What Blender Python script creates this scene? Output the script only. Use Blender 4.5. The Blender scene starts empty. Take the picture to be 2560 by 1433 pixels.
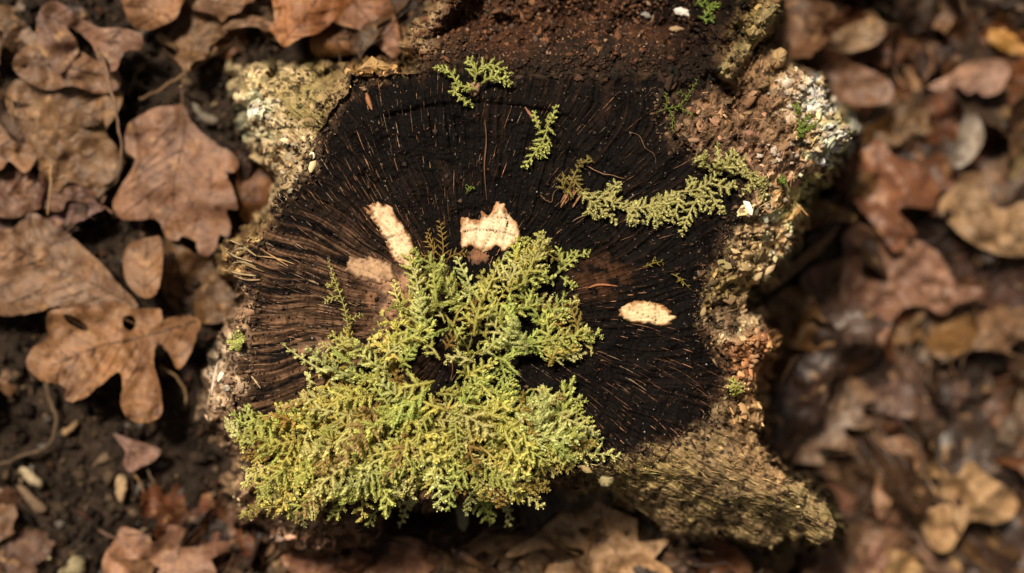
import bpy, math, random
import numpy as np
from mathutils import Vector, Matrix, Euler
from mathutils.geometry import delaunay_2d_cdt

random.seed(7)
RNG = np.random.default_rng(11)

# ------------------------------------------------------------------ camera, sky, sun, exposure
S = 6000.0                     # picture points per metre in the plane of the sawn face
LENS, SENSOR = 50.0, 36.0
D = (2560 / S) * LENS / SENSOR  # camera height above the sawn face
H = 0.100                      # height of the sawn face above the soil on its left
scene = bpy.context.scene
col = scene.collection

cam_d = bpy.data.cameras.new('camera')
cam = bpy.data.objects.new('camera', cam_d)
col.objects.link(cam)
cam.location = (0, 0, H + D)
cam.rotation_euler = (0, 0, 0)
cam_d.lens = LENS
cam_d.sensor_width = SENSOR
cam_d.clip_start = 0.01
cam_d.clip_end = 200
cam_d.dof.use_dof = True
cam_d.dof.focus_distance = D - 0.002
cam_d.dof.aperture_fstop = 3.4
scene.camera = cam

SUN_EL, SUN_AZ = math.radians(61), math.radians(-30)   # azimuth clockwise from the top of the picture (+Y)
world = bpy.data.worlds.new('World')
scene.world = world
world.use_nodes = True
wn = world.node_tree
bg = wn.nodes['Background']
sky = wn.nodes.new('ShaderNodeTexSky')
sky.sky_type = 'NISHITA'
sky.sun_disc = False
sky.sun_elevation = SUN_EL
sky.sun_rotation = SUN_AZ
sky.dust_density = 4.0
sky.air_density = 1.0
sky.ozone_density = 0.6
hs = wn.nodes.new('ShaderNodeHueSaturation')
hs.inputs['Saturation'].default_value = 0.15      # thin bright cloud over autumn trees
wn.links.new(sky.outputs[0], hs.inputs['Color'])
warm = wn.nodes.new('ShaderNodeMix'); warm.data_type = 'RGBA'; warm.blend_type = 'MULTIPLY'; warm.inputs[0].default_value = 1.0
warm.inputs[7].default_value = (0.62, 0.57, 0.50, 1)   # added tint dims and warms sky fill for contrast, standing in for a canopy
wn.links.new(hs.outputs[0], warm.inputs[6]); wn.links.new(warm.outputs[2], bg.inputs[0])
bg.inputs[1].default_value = 0.05

sun_d = bpy.data.lights.new('sun', 'SUN')
sun = bpy.data.objects.new('sun', sun_d)
col.objects.link(sun)
to_sun = Vector((math.sin(SUN_AZ) * math.cos(SUN_EL), math.cos(SUN_AZ) * math.cos(SUN_EL), math.sin(SUN_EL)))
sun.rotation_euler = (-to_sun).to_track_quat('-Z', 'Y').to_euler()
sun.location = to_sun * 3
sun_d.energy = 5.0
sun_d.angle = math.radians(10)
sun_d.color = (1.0, 0.85, 0.67)

vs = scene.view_settings
vs.view_transform = 'Standard'
vs.look = 'None'
vs.gamma = 1.0
vs.exposure = 0.26
vs.use_curve_mapping = False

# ------------------------------------------------------------------ numeric helpers
def wpos(px, py, z):
    """picture point at height z -> world x, y (works on arrays)"""
    k = (D + H - z) / (D * S)
    return (px - 1280.0) * k, (716.5 - py) * k

def hash2(ix, iy, seed):
    h = (ix.astype(np.int64) * 374761393 + iy.astype(np.int64) * 668265263 + seed * 2147483647) & 0xFFFFFFFF
    h = ((h ^ (h >> 13)) * 1274126177) & 0xFFFFFFFF
    h = (h ^ (h >> 16)) & 0xFFFFFFFF
    return h / 4294967295.0

def vnoise(x, y, seed=0):
    x = np.asarray(x, float); y = np.asarray(y, float)
    ix = np.floor(x); iy = np.floor(y)
    fx = x - ix; fy = y - iy
    fx = fx * fx * (3 - 2 * fx); fy = fy * fy * (3 - 2 * fy)
    a = hash2(ix, iy, seed); b = hash2(ix + 1, iy, seed)
    c = hash2(ix, iy + 1, seed); d = hash2(ix + 1, iy + 1, seed)
    return (a * (1 - fx) + b * fx) * (1 - fy) + (c * (1 - fx) + d * fx) * fy

def fbm(x, y, seed=0, oct=4, gain=0.5):
    v = 0; amp = 1; tot = 0
    for o in range(oct):
        v = v + amp * vnoise(x * 2 ** o + 17.3 * o, y * 2 ** o - 9.1 * o, seed + o * 13)
        tot += amp; amp *= gain
    return v / tot

def ridged(x, y, seed=0, oct=4):
    v = 0; amp = 1; tot = 0
    for o in range(oct):
        v = v + amp * (1 - np.abs(2 * vnoise(x * 2 ** o + 5.7 * o, y * 2 ** o + 3.3 * o, seed + o * 7) - 1))
        tot += amp; amp *= 0.5
    return v / tot

def sstep(a, b, x):
    t = np.clip((x - a) / (b - a), 0, 1)
    return t * t * (3 - 2 * t)

def sdist(px, py, poly):
    """signed distance to polygon (negative inside)"""
    P = np.array(poly, float)
    d2 = np.full(px.shape, 1e18); inside = np.zeros(px.shape, bool)
    n = len(P)
    for i in range(n):
        ax, ay = P[i]; bx, by = P[(i + 1) % n]
        ex, ey = bx - ax, by - ay
        wx, wy = px - ax, py - ay
        t = np.clip((wx * ex + wy * ey) / (ex * ex + ey * ey + 1e-12), 0, 1)
        dx, dy = wx - ex * t, wy - ey * t
        d2 = np.minimum(d2, dx * dx + dy * dy)
        if ay != by:
            cond = ((ay > py) != (by > py)) & (px < ex * (py - ay) / (by - ay) + ax)
            inside ^= cond
    d = np.sqrt(d2)
    return np.where(inside, -d, d)

def catmull(pts, sub=4, closed=True):
    P = np.array(pts, float); n = len(P); out = []
    rng = range(n) if closed else range(n - 1)
    for i in rng:
        if closed:
            p0, p1, p2, p3 = P[i - 1], P[i], P[(i + 1) % n], P[(i + 2) % n]
        else:
            p0, p1, p2, p3 = P[max(i - 1, 0)], P[i], P[i + 1], P[min(i + 2, n - 1)]
        for k in range(sub):
            t = k / sub
            out.append(0.5 * ((2 * p1) + (-p0 + p2) * t + (2 * p0 - 5 * p1 + 4 * p2 - p3) * t * t + (-p0 + 3 * p1 - 3 * p2 + p3) * t ** 3))
    if not closed:
        out.append(P[-1])
    return np.array(out)

def idw(px, py, ctrl, power=3.0):
    num = 0; den = 0
    for c in ctrl:
        w = 1.0 / (((px - c[0]) ** 2 + (py - c[1]) ** 2) ** (power / 2) + 1e-6)
        num = num + w * c[2]; den = den + w
    return num / den

# ------------------------------------------------------------------ scene helpers
def tag(o, label=None, cat=None, group=None, kind=None):
    if label: o['label'] = label
    if cat: o['category'] = cat
    if group: o['group'] = group
    if kind: o['kind'] = kind
    return o

def empty(name, loc=(0, 0, 0)):
    o = bpy.data.objects.new(name, None)
    o.empty_display_size = 0.01
    col.objects.link(o)
    o.location = loc
    return o

def mesh_from(name, verts, faces, mat, colors=None, smooth=False):
    me = bpy.data.meshes.new(name)
    verts = np.asarray(verts, np.float32); faces = np.asarray(faces, np.int32)
    nv, nf, k = len(verts), len(faces), faces.shape[1]
    me.vertices.add(nv); me.vertices.foreach_set('co', verts.ravel())
    me.loops.add(nf * k); me.loops.foreach_set('vertex_index', faces.ravel())
    me.polygons.add(nf)
    me.polygons.foreach_set('loop_start', np.arange(0, nf * k, k, dtype=np.int32))
    if smooth:
        me.polygons.foreach_set('use_smooth', np.ones(nf, bool))
    me.update(calc_edges=True)
    if colors is not None:
        c = np.ones((nv, 4), np.float32); c[:, :3] = np.clip(colors, 0, 1)
        at = me.color_attributes.new('Col', 'FLOAT_COLOR', 'POINT')
        at.data.foreach_set('color', c.ravel())
    me.materials.append(mat)
    return me

def add(name, me, parent=None, loc=None, color=None):
    """link one mesh object; vertices and loc are in world space (parents carry no rotation)"""
    o = bpy.data.objects.new(name, me)
    col.objects.link(o)
    if loc is not None: o.location = loc
    if parent is not None:
        o.parent = parent
        o.matrix_parent_inverse = Matrix.Translation(-Vector(parent.location))
    if color is not None: o.color = (*color, 1)
    return o

# ------------------------------------------------------------------ materials
def new_mat(name):
    m = bpy.data.materials.new(name); m.use_nodes = True
    nt = m.node_tree
    return m, nt, nt.nodes['Principled BSDF'], nt.nodes['Material Output']

def nd(nt, t, **kw):
    n = nt.nodes.new(t)
    for k, v in kw.items(): setattr(n, k, v)
    return n

def mix_col(nt, blend, fac, a, b):
    n = nd(nt, 'ShaderNodeMix', data_type='RGBA', blend_type=blend)
    for sock, v in ((n.inputs[0], fac), (n.inputs[6], a), (n.inputs[7], b)):
        if hasattr(v, 'links') or isinstance(v, bpy.types.NodeSocket): nt.links.new(v, sock)
        elif isinstance(v, tuple): sock.default_value = (*v, 1) if len(v) == 3 else v
        else: sock.default_value = v
    return n.outputs[2]

def noise(nt, scale, detail=4, rough=0.6, coord='Object', dist=0.0):
    tc = nd(nt, 'ShaderNodeTexCoord')
    n = nd(nt, 'ShaderNodeTexNoise')
    n.inputs['Scale'].default_value = scale; n.inputs['Detail'].default_value = detail
    n.inputs['Roughness'].default_value = rough; n.inputs['Distortion'].default_value = dist
    nt.links.new(tc.outputs[coord], n.inputs['Vector'])
    return n.outputs['Fac']

def ramp(nt, fac, stops):
    r = nd(nt, 'ShaderNodeValToRGB')
    while len(r.color_ramp.elements) < len(stops): r.color_ramp.elements.new(0.5)
    for e, (p, c) in zip(r.color_ramp.elements, stops):
        e.position = p; e.color = (c, c, c, 1) if not isinstance(c, tuple) else (*c, 1)
    nt.links.new(fac, r.inputs[0])
    return r.outputs[0]

def bump(nt, bsdf, height, strength, dist):
    b = nd(nt, 'ShaderNodeBump')
    b.inputs['Strength'].default_value = strength; b.inputs['Distance'].default_value = dist
    nt.links.new(height, b.inputs['Height']); nt.links.new(b.outputs[0], bsdf.inputs['Normal'])

def vcol(nt):
    a = nd(nt, 'ShaderNodeVertexColor', layer_name='Col')
    o = nd(nt, 'ShaderNodeObjectInfo')
    return mix_col(nt, 'MULTIPLY', 1.0, a.outputs[0], o.outputs['Color'])

def surface_mat(name, rough=0.8, spec=0.3, nscale=900, var=0.35, bstr=0.6, bdist=0.0006, trans=0.0, bscale=1400):
    m, nt, b, out = new_mat(name)
    c = vcol(nt)
    f = ramp(nt, noise(nt, nscale, 5, 0.65), [(0.25, 1 - var), (0.75, 1 + 0.0)])
    c = mix_col(nt, 'MULTIPLY', 1.0, c, f)
    nt.links.new(c, b.inputs['Base Color'])
    b.inputs['Roughness'].default_value = rough
    b.inputs['Specular IOR Level'].default_value = spec
    if bstr: bump(nt, b, noise(nt, bscale, 5, 0.7), bstr, bdist)
    if trans:
        t = nd(nt, 'ShaderNodeBsdfTranslucent'); nt.links.new(c, t.inputs[0])
        mx = nd(nt, 'ShaderNodeMixShader'); mx.inputs[0].default_value = trans
        nt.links.new(b.outputs[0], mx.inputs[1]); nt.links.new(t.outputs[0], mx.inputs[2])
        nt.links.new(mx.outputs[0], out.inputs[0])
    return m

M_face = surface_mat('sawn_wood_dark', 0.72, 0.07, 700, 0.5, 0.5, 0.0005)
M_bark = surface_mat('old_bark', 0.85, 0.15, 500, 0.40, 0.6, 0.0006, bscale=900)
def bark_plates(m):
    nt = m.node_tree; b = nt.nodes['Principled BSDF']
    src = b.inputs['Base Color'].links[0].from_socket
    c = mix_col(nt, 'MULTIPLY', 1.0, src, ramp(nt, noise(nt, 170, 5, 0.7, dist=0.8), [(0.34, (0.42, 0.38, 0.34)), (0.50, (1, 1, 1)), (0.7, (1.18, 1.15, 1.1))]))
    nt.links.new(c, b.inputs['Base Color'])
bark_plates(M_bark)
M_chip = surface_mat('wood_crumbs', 0.8, 0.25, 900, 0.35, 0.4, 0.0004)
M_pale = surface_mat('pale_bare_wood', 0.75, 0.25, 900, 0.15, 0.25, 0.0002)
M_soil = surface_mat('damp_soil', 0.75, 0.15, 450, 0.6, 1.0, 0.0012, bscale=700)
M_moss = surface_mat('feather_moss', 0.5, 0.35, 900, 0.12, 0.0, 0.0, trans=0.22)
M_twig = surface_mat('twig_skin', 0.75, 0.3, 500, 0.4, 0.5, 0.0005)

def leaf_mat(name, rough, coat):
    m, nt, b, out = new_mat(name)
    oi = nd(nt, 'ShaderNodeObjectInfo')
    c = oi.outputs['Color']
    patch = ramp(nt, noise(nt, 45, 6, 0.6, dist=0.6), [(0.30, (0.50, 0.42, 0.38)), (0.50, (1.0, 1.0, 1.0)), (0.74, (1.45, 1.36, 1.2))])
    c = mix_col(nt, 'MULTIPLY', 1.0, c, patch)
    blot = ramp(nt, noise(nt, 105, 4, 0.65, dist=1.0), [(0.36, (0.42, 0.36, 0.34)), (0.47, (1, 1, 1))])
    c = mix_col(nt, 'MULTIPLY', 0.75, c, blot)
    grain = ramp(nt, noise(nt, 420, 4, 0.7), [(0.25, 0.55), (0.7, 1.2)])
    c = mix_col(nt, 'MULTIPLY', 1.0, c, grain)
    spots = ramp(nt, noise(nt, 260, 2, 0.5), [(0.63, 0.0), (0.70, 1.0)])
    c = mix_col(nt, 'MULTIPLY', spots, c, (0.42, 0.36, 0.34))
    pale = ramp(nt, noise(nt, 150, 3, 0.5, dist=0.3), [(0.60, 0.0), (0.74, 0.65)])
    c = mix_col(nt, 'MIX', pale, c, (0.46, 0.27, 0.12))
    nt.links.new(c, b.inputs['Base Color'])
    nt.links.new(ramp(nt, noise(nt, 60, 4, 0.6), [(0.3, rough - 0.14), (0.7, rough + 0.14)]), b.inputs['Roughness'])
    b.inputs['Specular IOR Level'].default_value = 0.45
    b.inputs['Coat Weight'].default_value = coat
    b.inputs['Coat Roughness'].default_value = 0.28
    bump(nt, b, noise(nt, 190, 6, 0.66), 0.8, 0.0014)
    t = nd(nt, 'ShaderNodeBsdfTranslucent'); nt.links.new(c, t.inputs[0])
    mx = nd(nt, 'ShaderNodeMixShader'); mx.inputs[0].default_value = 0.10
    nt.links.new(b.outputs[0], mx.inputs[1]); nt.links.new(t.outputs[0], mx.inputs[2])
    nt.links.new(mx.outputs[0], out.inputs[0])
    return m
M_leaf = leaf_mat('dry_oak_leaf', 0.50, 0.0)
M_wet = leaf_mat('damp_oak_leaf', 0.47, 0.10)

# ------------------------------------------------------------------ ground
def ground_z(X, Y):
    base = -0.120 * sstep(0.07, 0.19, X) - 0.012 * sstep(0.02, -0.16, Y)
    n = (fbm(X * 22, Y * 22, 3, 4) - 0.5) * 0.018
    return base + n

def ground_fine(X, Y):
    return ground_z(X, Y) + (fbm(X * 160, Y * 160, 9, 4) - 0.5) * 0.010 + (ridged(X * 420, Y * 420, 21, 2) - 0.6) * 0.002

def build_ground():
    def axis(half, n, far):
        a = np.linspace(-half, half, n)
        e = half + (far - half) * (np.linspace(0, 1, 26)[1:]) ** 2.6
        return np.concatenate([-e[::-1], a, e])
    xs = axis(0.42, 421, 40.0); ys = axis(0.27, 271, 40.0)
    X, Y = np.meshgrid(xs, ys)
    far = sstep(0.6, 3.0, np.hypot(X, Y))
    Z = ground_fine(X, Y) * (1 - far) - 0.02 * far
    n1 = fbm(X * 90, Y * 90, 31, 4)[..., None]; n2 = fbm(X * 380, Y * 380, 37, 3)[..., None]
    c = np.array([0.010, 0.007, 0.005]) * (1 - n1) + np.array([0.070, 0.047, 0.032]) * n1
    c = c * (0.35 + 1.3 * n2)
    ny, nx = X.shape
    idx = np.arange(nx * ny).reshape(ny, nx)
    F = np.stack([idx[:-1, :-1], idx[:-1, 1:], idx[1:, 1:], idx[1:, :-1]], -1).reshape(-1, 4)
    me = mesh_from('ground', np.stack([X, Y, Z], -1).reshape(-1, 3), F, M_soil, c.reshape(-1, 3), True)
    o = add('ground', me)
    tag(o, 'dark crumbly forest soil under the fallen leaves', 'soil', kind='structure')
build_ground()

# ------------------------------------------------------------------ stump height field (in picture points)
CUT = [(870, 205), (960, 188), (1080, 172), (1180, 185), (1300, 200), (1400, 195), (1500, 193), (1600, 198), (1670, 205), (1650, 255),
       (1672, 300), (1700, 360), (1745, 405), (1830, 425), (1895, 455), (1885, 485), (1855, 540), (1822, 600), (1785, 680), (1755, 740),
       (1765, 800), (1800, 850), (1828, 930), (1815, 990), (1770, 1060), (1700, 1095), (1620, 1130), (1560, 1160), (1480, 1178),
       (1390, 1182), (1300, 1225), (1150, 1240), (1000, 1240), (820, 1235), (690, 1200), (610, 1130), (590, 1050), (600, 950), (605, 850),
       (625, 750), (600, 690), (600, 640), (645, 600), (690, 500), (760, 410), (800, 330), (845, 270), (868, 235)]
OUT = [(600, 170), (640, 165), (690, 178), (760, 165), (820, 192), (870, 190), (900, 165), (940, 158), (985, 165), (1005, 180), (1040, 165),
       (1015, 130), (1035, 80), (1075, 30), (1110, -40), (1200, -150), (1500, -190), (1800, -140), (1905, -40), (1945, 30), (1930, 80),
       (1885, 130), (1945, 120), (1970, 155), (2010, 185), (2050, 215), (2065, 262), (2105, 290), (2128, 330), (2110, 375), (2080, 410),
       (2050, 445), (2022, 500), (1995, 565), (1965, 625), (1925, 690), (1888, 725), (1880, 765), (1902, 805), (1917, 860), (1908, 930),
       (1890, 985), (1905, 1015), (1905, 1050), (1882, 1075), (1895, 1110), (1920, 1150), (1980, 1190), (2040, 1240), (2082, 1270),
       (2102, 1310), (2085, 1345), (2050, 1355), (2000, 1345), (1940, 1368), (1850, 1345), (1750, 1330), (1660, 1330), (1620, 1290),
       (1560, 1250), (1490, 1228), (1440, 1230), (1380, 1205), (1300, 1240), (1150, 1262), (1040, 1262), (960, 1275), (930, 1355),
       (830, 1372), (720, 1372), (660, 1325), (605, 1285), (575, 1205), (590, 1150), (560, 1085), (530, 1060), (518, 1010), (515, 950),
       (548, 885), (575, 830), (600, 780), (620, 735), (592, 705), (562, 685), (562, 640), (600, 612), (640, 590), (650, 560), (682, 500),
       (690, 462), (672, 412), (642, 385), (642, 335), (620, 290), (605, 250)]
LEDGE = [(1040, 200), (1040, 165), (1030, 100), (1075, 30), (1110, -60), (1200, -160), (1500, -200), (1800, -150), (1880, -40), (1860, 60),
         (1820, 130), (1790, 180), (1700, 200), (1600, 182), (1500, 180), (1300, 186), (1180, 168), (1080, 160)]
ROOT = [(1480, 1180), (1620, 1128), (1700, 1095), (1775, 1055), (1830, 1060), (1890, 1110), (2110, 1240), (2130, 1330), (2060, 1380), (1700, 1370),
        (1560, 1280), (1470, 1240), (1400, 1200)]
DROP = [(600, 170, .046), (620, 290, .050), (690, 440, .040), (760, 165, .035), (940, 158, .03), (560, 650, .006), (600, 780, .02), (520, 950, .030),
        (530, 1060, .036), (570, 1200, .05), (720, 1372, .066), (930, 1355, .06), (1040, 1262, .04), (1300, 1240, .035), (1440, 1230, .05),
        (1600, 1270, .06), (1750, 1330, .06), (1940, 1368, .055), (2102, 1310, .026), (1980, 1190, .020), (1900, 1110, .022), (1890, 985, .022),
        (1917, 860, .016), (1885, 745, .022), (1965, 625, .034), (2050, 445, .040), (2128, 330, .026), (2050, 215, .022), (1945, 120, .03),
        (1945, 30, .025), (1500, -190, .04), (1035, 80, .03)]
PITH = (1165.0, 815.0)
STEP = 2.4
gx = np.arange(470, 2160, STEP); gy = np.arange(-230, 1420, STEP)
PX, PY = np.meshgrid(gx, gy)
wx = PX + (fbm(PX / 28, PY / 28, 41, 4) - 0.5) * 34; wy = PY + (fbm(PX / 28, PY / 28, 57, 4) - 0.5) * 34
lx = (fbm(PX / 95, PY / 95, 43, 3) - 0.5) * 60; ly = (fbm(PX / 95, PY / 95, 59, 3) - 0.5) * 60
dC = sdist(wx + lx * .8, wy + ly * .8, CUT); dO = sdist(wx + lx * .7, wy + ly * .7, OUT); dL = sdist(wx + lx * 1.2, wy + ly * 1.2, LEDGE); dR = sdist(wx + lx, wy + ly, ROOT)
drop = idw(PX, PY, DROP, 3.0)
TH = np.arctan2(PY - PITH[1], PX - PITH[0]); RR = np.hypot(PX - PITH[0], (PY - PITH[1]))
THw = TH + 0.10 * (RR / 500) + (fbm(PX / 180, PY / 180, 71, 2) - 0.5) * 0.12
ray = vnoise(THw * 70, RR / 130, 81) * 0.55 + vnoise(THw * 170, RR / 60, 83) * 0.45
ringn = RR + (fbm(PX / 150, PY / 150, 91, 3) - 0.5) * 90
ring = ridged(ringn / 26, THw * 2.0, 93, 2)
# broad concentric crack near the upper rim
crack = np.exp(-(((PY - (300 - 40 * np.sin((PX - 950) / 480 * math.pi))) / 9) ** 2)) * sstep(940, 990, PX) * sstep(1470, 1390, PX)
relief = (ray - 0.5) * 0.0021 + (ring - 0.6) * 0.0009 + (fbm(PX / 46, PY / 46, 95, 4) - 0.5) * 0.0038 + (vnoise(PX / 5, PY / 5, 96) - 0.5) * 0.0007
z_face = H + relief - crack * 0.0022 - 0.004 * sstep(560, 680, RR)
z_face = z_face - 0.0035 * sstep(220, 60, np.hypot(PX - 1090, PY - 935))          # rotted pith
t = np.clip(dC, 0, None) / (np.clip(dC, 0, None) + np.clip(-dO, 0, None) + 1e-3)
# grain that runs outwards and down the bark
gxv, gyv = np.gradient(t, axis=1), np.gradient(t, axis=0)
brk = (ridged(PX / 55, PY / 55, 101, 4) - 0.55) * 0.011 + (fbm(PX / 16, PY / 16, 103, 3) - 0.5) * 0.006 + (vnoise(PX / 5.5, PY / 5.5, 105) - 0.5) * 0.0028
ang = math.radians(28)                                                     # the long root's fibres
u_r = PX * math.cos(ang) + PY * math.sin(ang); v_r = -PX * math.sin(ang) + PY * math.cos(ang)
fib = (vnoise(u_r / 60, v_r / 7 + 2.2 * vnoise(u_r / 90, v_r / 90, 4), 111) - 0.5) * 0.0038 + (vnoise(u_r / 26, v_r / 3.6, 113) - 0.5) * 0.0018
in_root = sstep(12, -12, dR)
rad_f = vnoise(THw * 44 + 2.5 * fbm(PX / 60, PY / 60, 131, 2), RR / 75, 133) * .6 + vnoise(THw * 120, RR / 40, 135) * .4
brk = (brk * .72 + (rad_f - .5) * 0.0075) * (0.12 + 0.88 * np.clip(sstep(20, 110, dL) + sstep(1060, 1000, PX) + sstep(1720, 1800, PX), 0, 1))
rim = sstep(0, 14, dC)
z_bark = H - drop * t ** (1.5 + 0.5 * in_root) + in_root * (fbm(PX / 130, PY / 130, 137, 2) - .5) * .014 - 0.0015 * rim + (brk * (1 - in_root * (0.50 + 0.28 * sstep(1270, 1190, PY + .25 * (1800 - PX)))) + fib * 0.55 * in_root) * rim
near_ledge = sstep(120, 60, dL) * sstep(1000, 1080, PX) * sstep(1800, 1700, PX)
z_bark = z_bark + near_ledge * (0.0015 * rim - 0.004 * sstep(560, 680, RR) - 0.0012 * rim)
z = np.where(dC < 0, z_face, z_bark)
rt = np.clip(((PX - 1800) * 130 + (PY - 205) * -175) / (130 ** 2 + 175 ** 2), 0, 1)
rd = np.hypot(PX - (1800 + 130 * rt), PY - (205 - 175 * rt))
ridge_w = np.exp(-(rd / 30) ** 2)
in_ledge = sstep(34, -60, dL)
z_ledge = H - 0.001 - 0.032 * sstep(0, -130, dL) + (fbm(PX / 60, PY / 60, 121, 4) - 0.5) * 0.016 * sstep(10, -90, dL) + (fbm(PX / 9, PY / 9, 123, 3) - 0.5) * 0.0065 * (1 - .85 * ridge_w) - 0.01 * sstep(60, -150, PY)
z = z * (1 - in_ledge) + z_ledge * in_ledge
# weathered ridge that stands up out of the ledge's right end
z = z + ridge_w * 0.016 * (0.85 + 0.3 * vnoise(PX / 14, PY / 14, 125)) * sstep(0, 0.1, rt)
GX, GY = wpos(PX, PY, 0.03)
gz = ground_z(GX, GY)
fall = np.clip(dO / 20.0, 0, 1.2)
z = np.where(dO > 0, z - (z - gz + 0.012) * np.clip(fall, 0, 1) ** 0.8, z)
ZG = z

def zs(px, py):
    i = np.clip((np.asarray(px, float) - gx[0]) / STEP, 0, len(gx) - 1.001)
    j = np.clip((np.asarray(py, float) - gy[0]) / STEP, 0, len(gy) - 1.001)
    i0 = i.astype(int); j0 = j.astype(int); fi = i - i0; fj = j - j0
    return (ZG[j0, i0] * (1 - fi) + ZG[j0, i0 + 1] * fi) * (1 - fj) + (ZG[j0 + 1, i0] * (1 - fi) + ZG[j0 + 1, i0 + 1] * fi) * fj

def znorm(px, py, e=4.0):
    px = np.asarray(px, float); py = np.asarray(py, float)
    dzx = (zs(px + e, py) - zs(px - e, py)) / (2 * e / S); dzy = (zs(px, py + e) - zs(px, py - e)) / (2 * e / S)
    n = np.stack([-dzx, dzy, np.ones_like(dzx)], -1)
    n[:, :2] = np.clip(n[:, :2], -2.5, 2.5)
    return n / np.linalg.norm(n, axis=1, keepdims=True)

# ---- stump colours (what the wood, bark and lichen are made of)
BARKC = [  # x, y, main, second
    (640, 190, (.28, .23, .13), (.48, .40, .26)), (760, 240, (.21, .18, .085), (.31, .25, .14)), (640, 290, (.50, .42, .29), (.62, .55, .40)),
    (700, 380, (.33, .26, .16), (.50, .42, .29)), (830, 240, (.22, .16, .09), (.33, .25, .13)), (930, 165, (.40, .24, .10), (.22, .13, .07)),
    (1035, 100, (.52, .40, .24), (.30, .19, .10)), (590, 650, (.40, .30, .15), (.22, .14, .07)), (600, 760, (.32, .22, .15), (.18, .12, .08)),
    (560, 900, (.42, .34, .26), (.20, .14, .10)), (545, 1010, (.45, .34, .25), (.22, .15, .10)), (560, 1130, (.22, .15, .10), (.33, .23, .15)),
    (700, 1340, (.22, .13, .085), (.36, .25, .18)), (900, 1320, (.09, .05, .03), (.18, .11, .07)), (1200, 1250, (.12, .07, .04), (.28, .18, .11)),
    (1420, 1215, (.16, .10, .055), (.30, .20, .10)), (1500, 1200, (.19, .16, .075), (.27, .225, .12)), (1620, 1170, (.22, .185, .085), (.15, .115, .06)),
    (1700, 1240, (.23, .19, .10), (.16, .125, .07)), (1650, 1300, (.22, .165, .10), (.32, .25, .16)), (1850, 1230, (.17, .138, .078), (.11, .085, .05)),
    (2000, 1290, (.19, .16, .085), (.13, .10, .058)), (1900, 1130, (.24, .17, .095), (.16, .115, .065)), (1790, 1080, (.16, .12, .07), (.23, .18, .11)),
    (1880, 1040, (.36, .24, .13), (.2, .12, .06)), (1860, 880, (.35, .18, .085), (.17, .08, .04)), (1830, 800, (.13, .09, .055), (.30, .24, .16)),
    (1800, 700, (.17, .125, .06), (.28, .22, .10)), (1880, 640, (.32, .25, .15), (.19, .14, .075)), (1930, 560, (.38, .30, .19), (.24, .17, .10)),
    (2000, 480, (.40, .28, .13), (.24, .16, .08)), (2060, 350, (.62, .48, .31), (.38, .27, .16)), (2010, 240, (.60, .50, .40), (.30, .22, .15)),
    (1930, 150, (.36, .26, .15), (.20, .13, .08)), (1870, 250, (.12, .075, .045), (.24, .15, .09)), (1780, 300, (.15, .095, .06), (.30, .19, .12)),
    (1760, 360, (.24, .16, .11), (.11, .07, .045)), (1880, 370, (.30, .20, .14), (.16, .10, .065)), (1960, 330, (.13, .085, .05), (.28, .19, .12)),
    (1090, 180, (.022, .014, .010), (.05, .030, .018)), (1200, 178, (.020, .013, .009), (.04, .024, .015)), (1320, 190, (.020, .013, .009), (.04, .024, .015)), (1440, 188, (.020, .013, .009), (.05, .030, .018)),
    (1560, 188, (.018, .012, .008), (.04, .024, .015)), (1660, 200, (.020, .013, .009), (.05, .030, .018)), (1740, 190, (.022, .014, .010), (.06, .036, .02)), (1700, 250, (.03, .02, .013), (.07, .045, .028)),
    (1830, 130, (.10, .06, .035), (.19, .12, .06)), (1880, 90, (.17, .13, .05), (.26, .20, .09)), (1980, 420, (.26, .17, .12), (.14, .09, .06))]
def bark_color(px, py):
    ax = px + (fbm(px / 40, py / 40, 201, 3) - 0.5) * 90; ay = py + (fbm(px / 40, py / 40, 203, 3) - 0.5) * 90
    A = 0; B = 0; den = 0
    for x, y, a, b in BARKC:
        w = (1.0 / ((ax - x) ** 2 + (ay - y) ** 2 + 60)) ** 2.2
        A = A + w[..., None] * np.array(a); B = B + w[..., None] * np.array(b); den = den + w
    A = A / den[..., None]; B = B / den[..., None]
    m = sstep(0.40, 0.62, fbm(px / 17, py / 17, 205, 4))[..., None]
    o = A * (1 - m) + B * m
    k = 1.0 + (1.30 * np.where(py < 430, sstep(1965, 2050, px), sstep(1800, 1930, px)) * sstep(1080, 980, py))[..., None] + 0.85 * (sstep(1050, 1120, py) * sstep(1450, 1560, px))[..., None] + 0.38 * sstep(900, 640, px)[..., None]
    return np.clip(o * k * np.array([1.25, 1.18, 1.06]), 0, .82)

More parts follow.
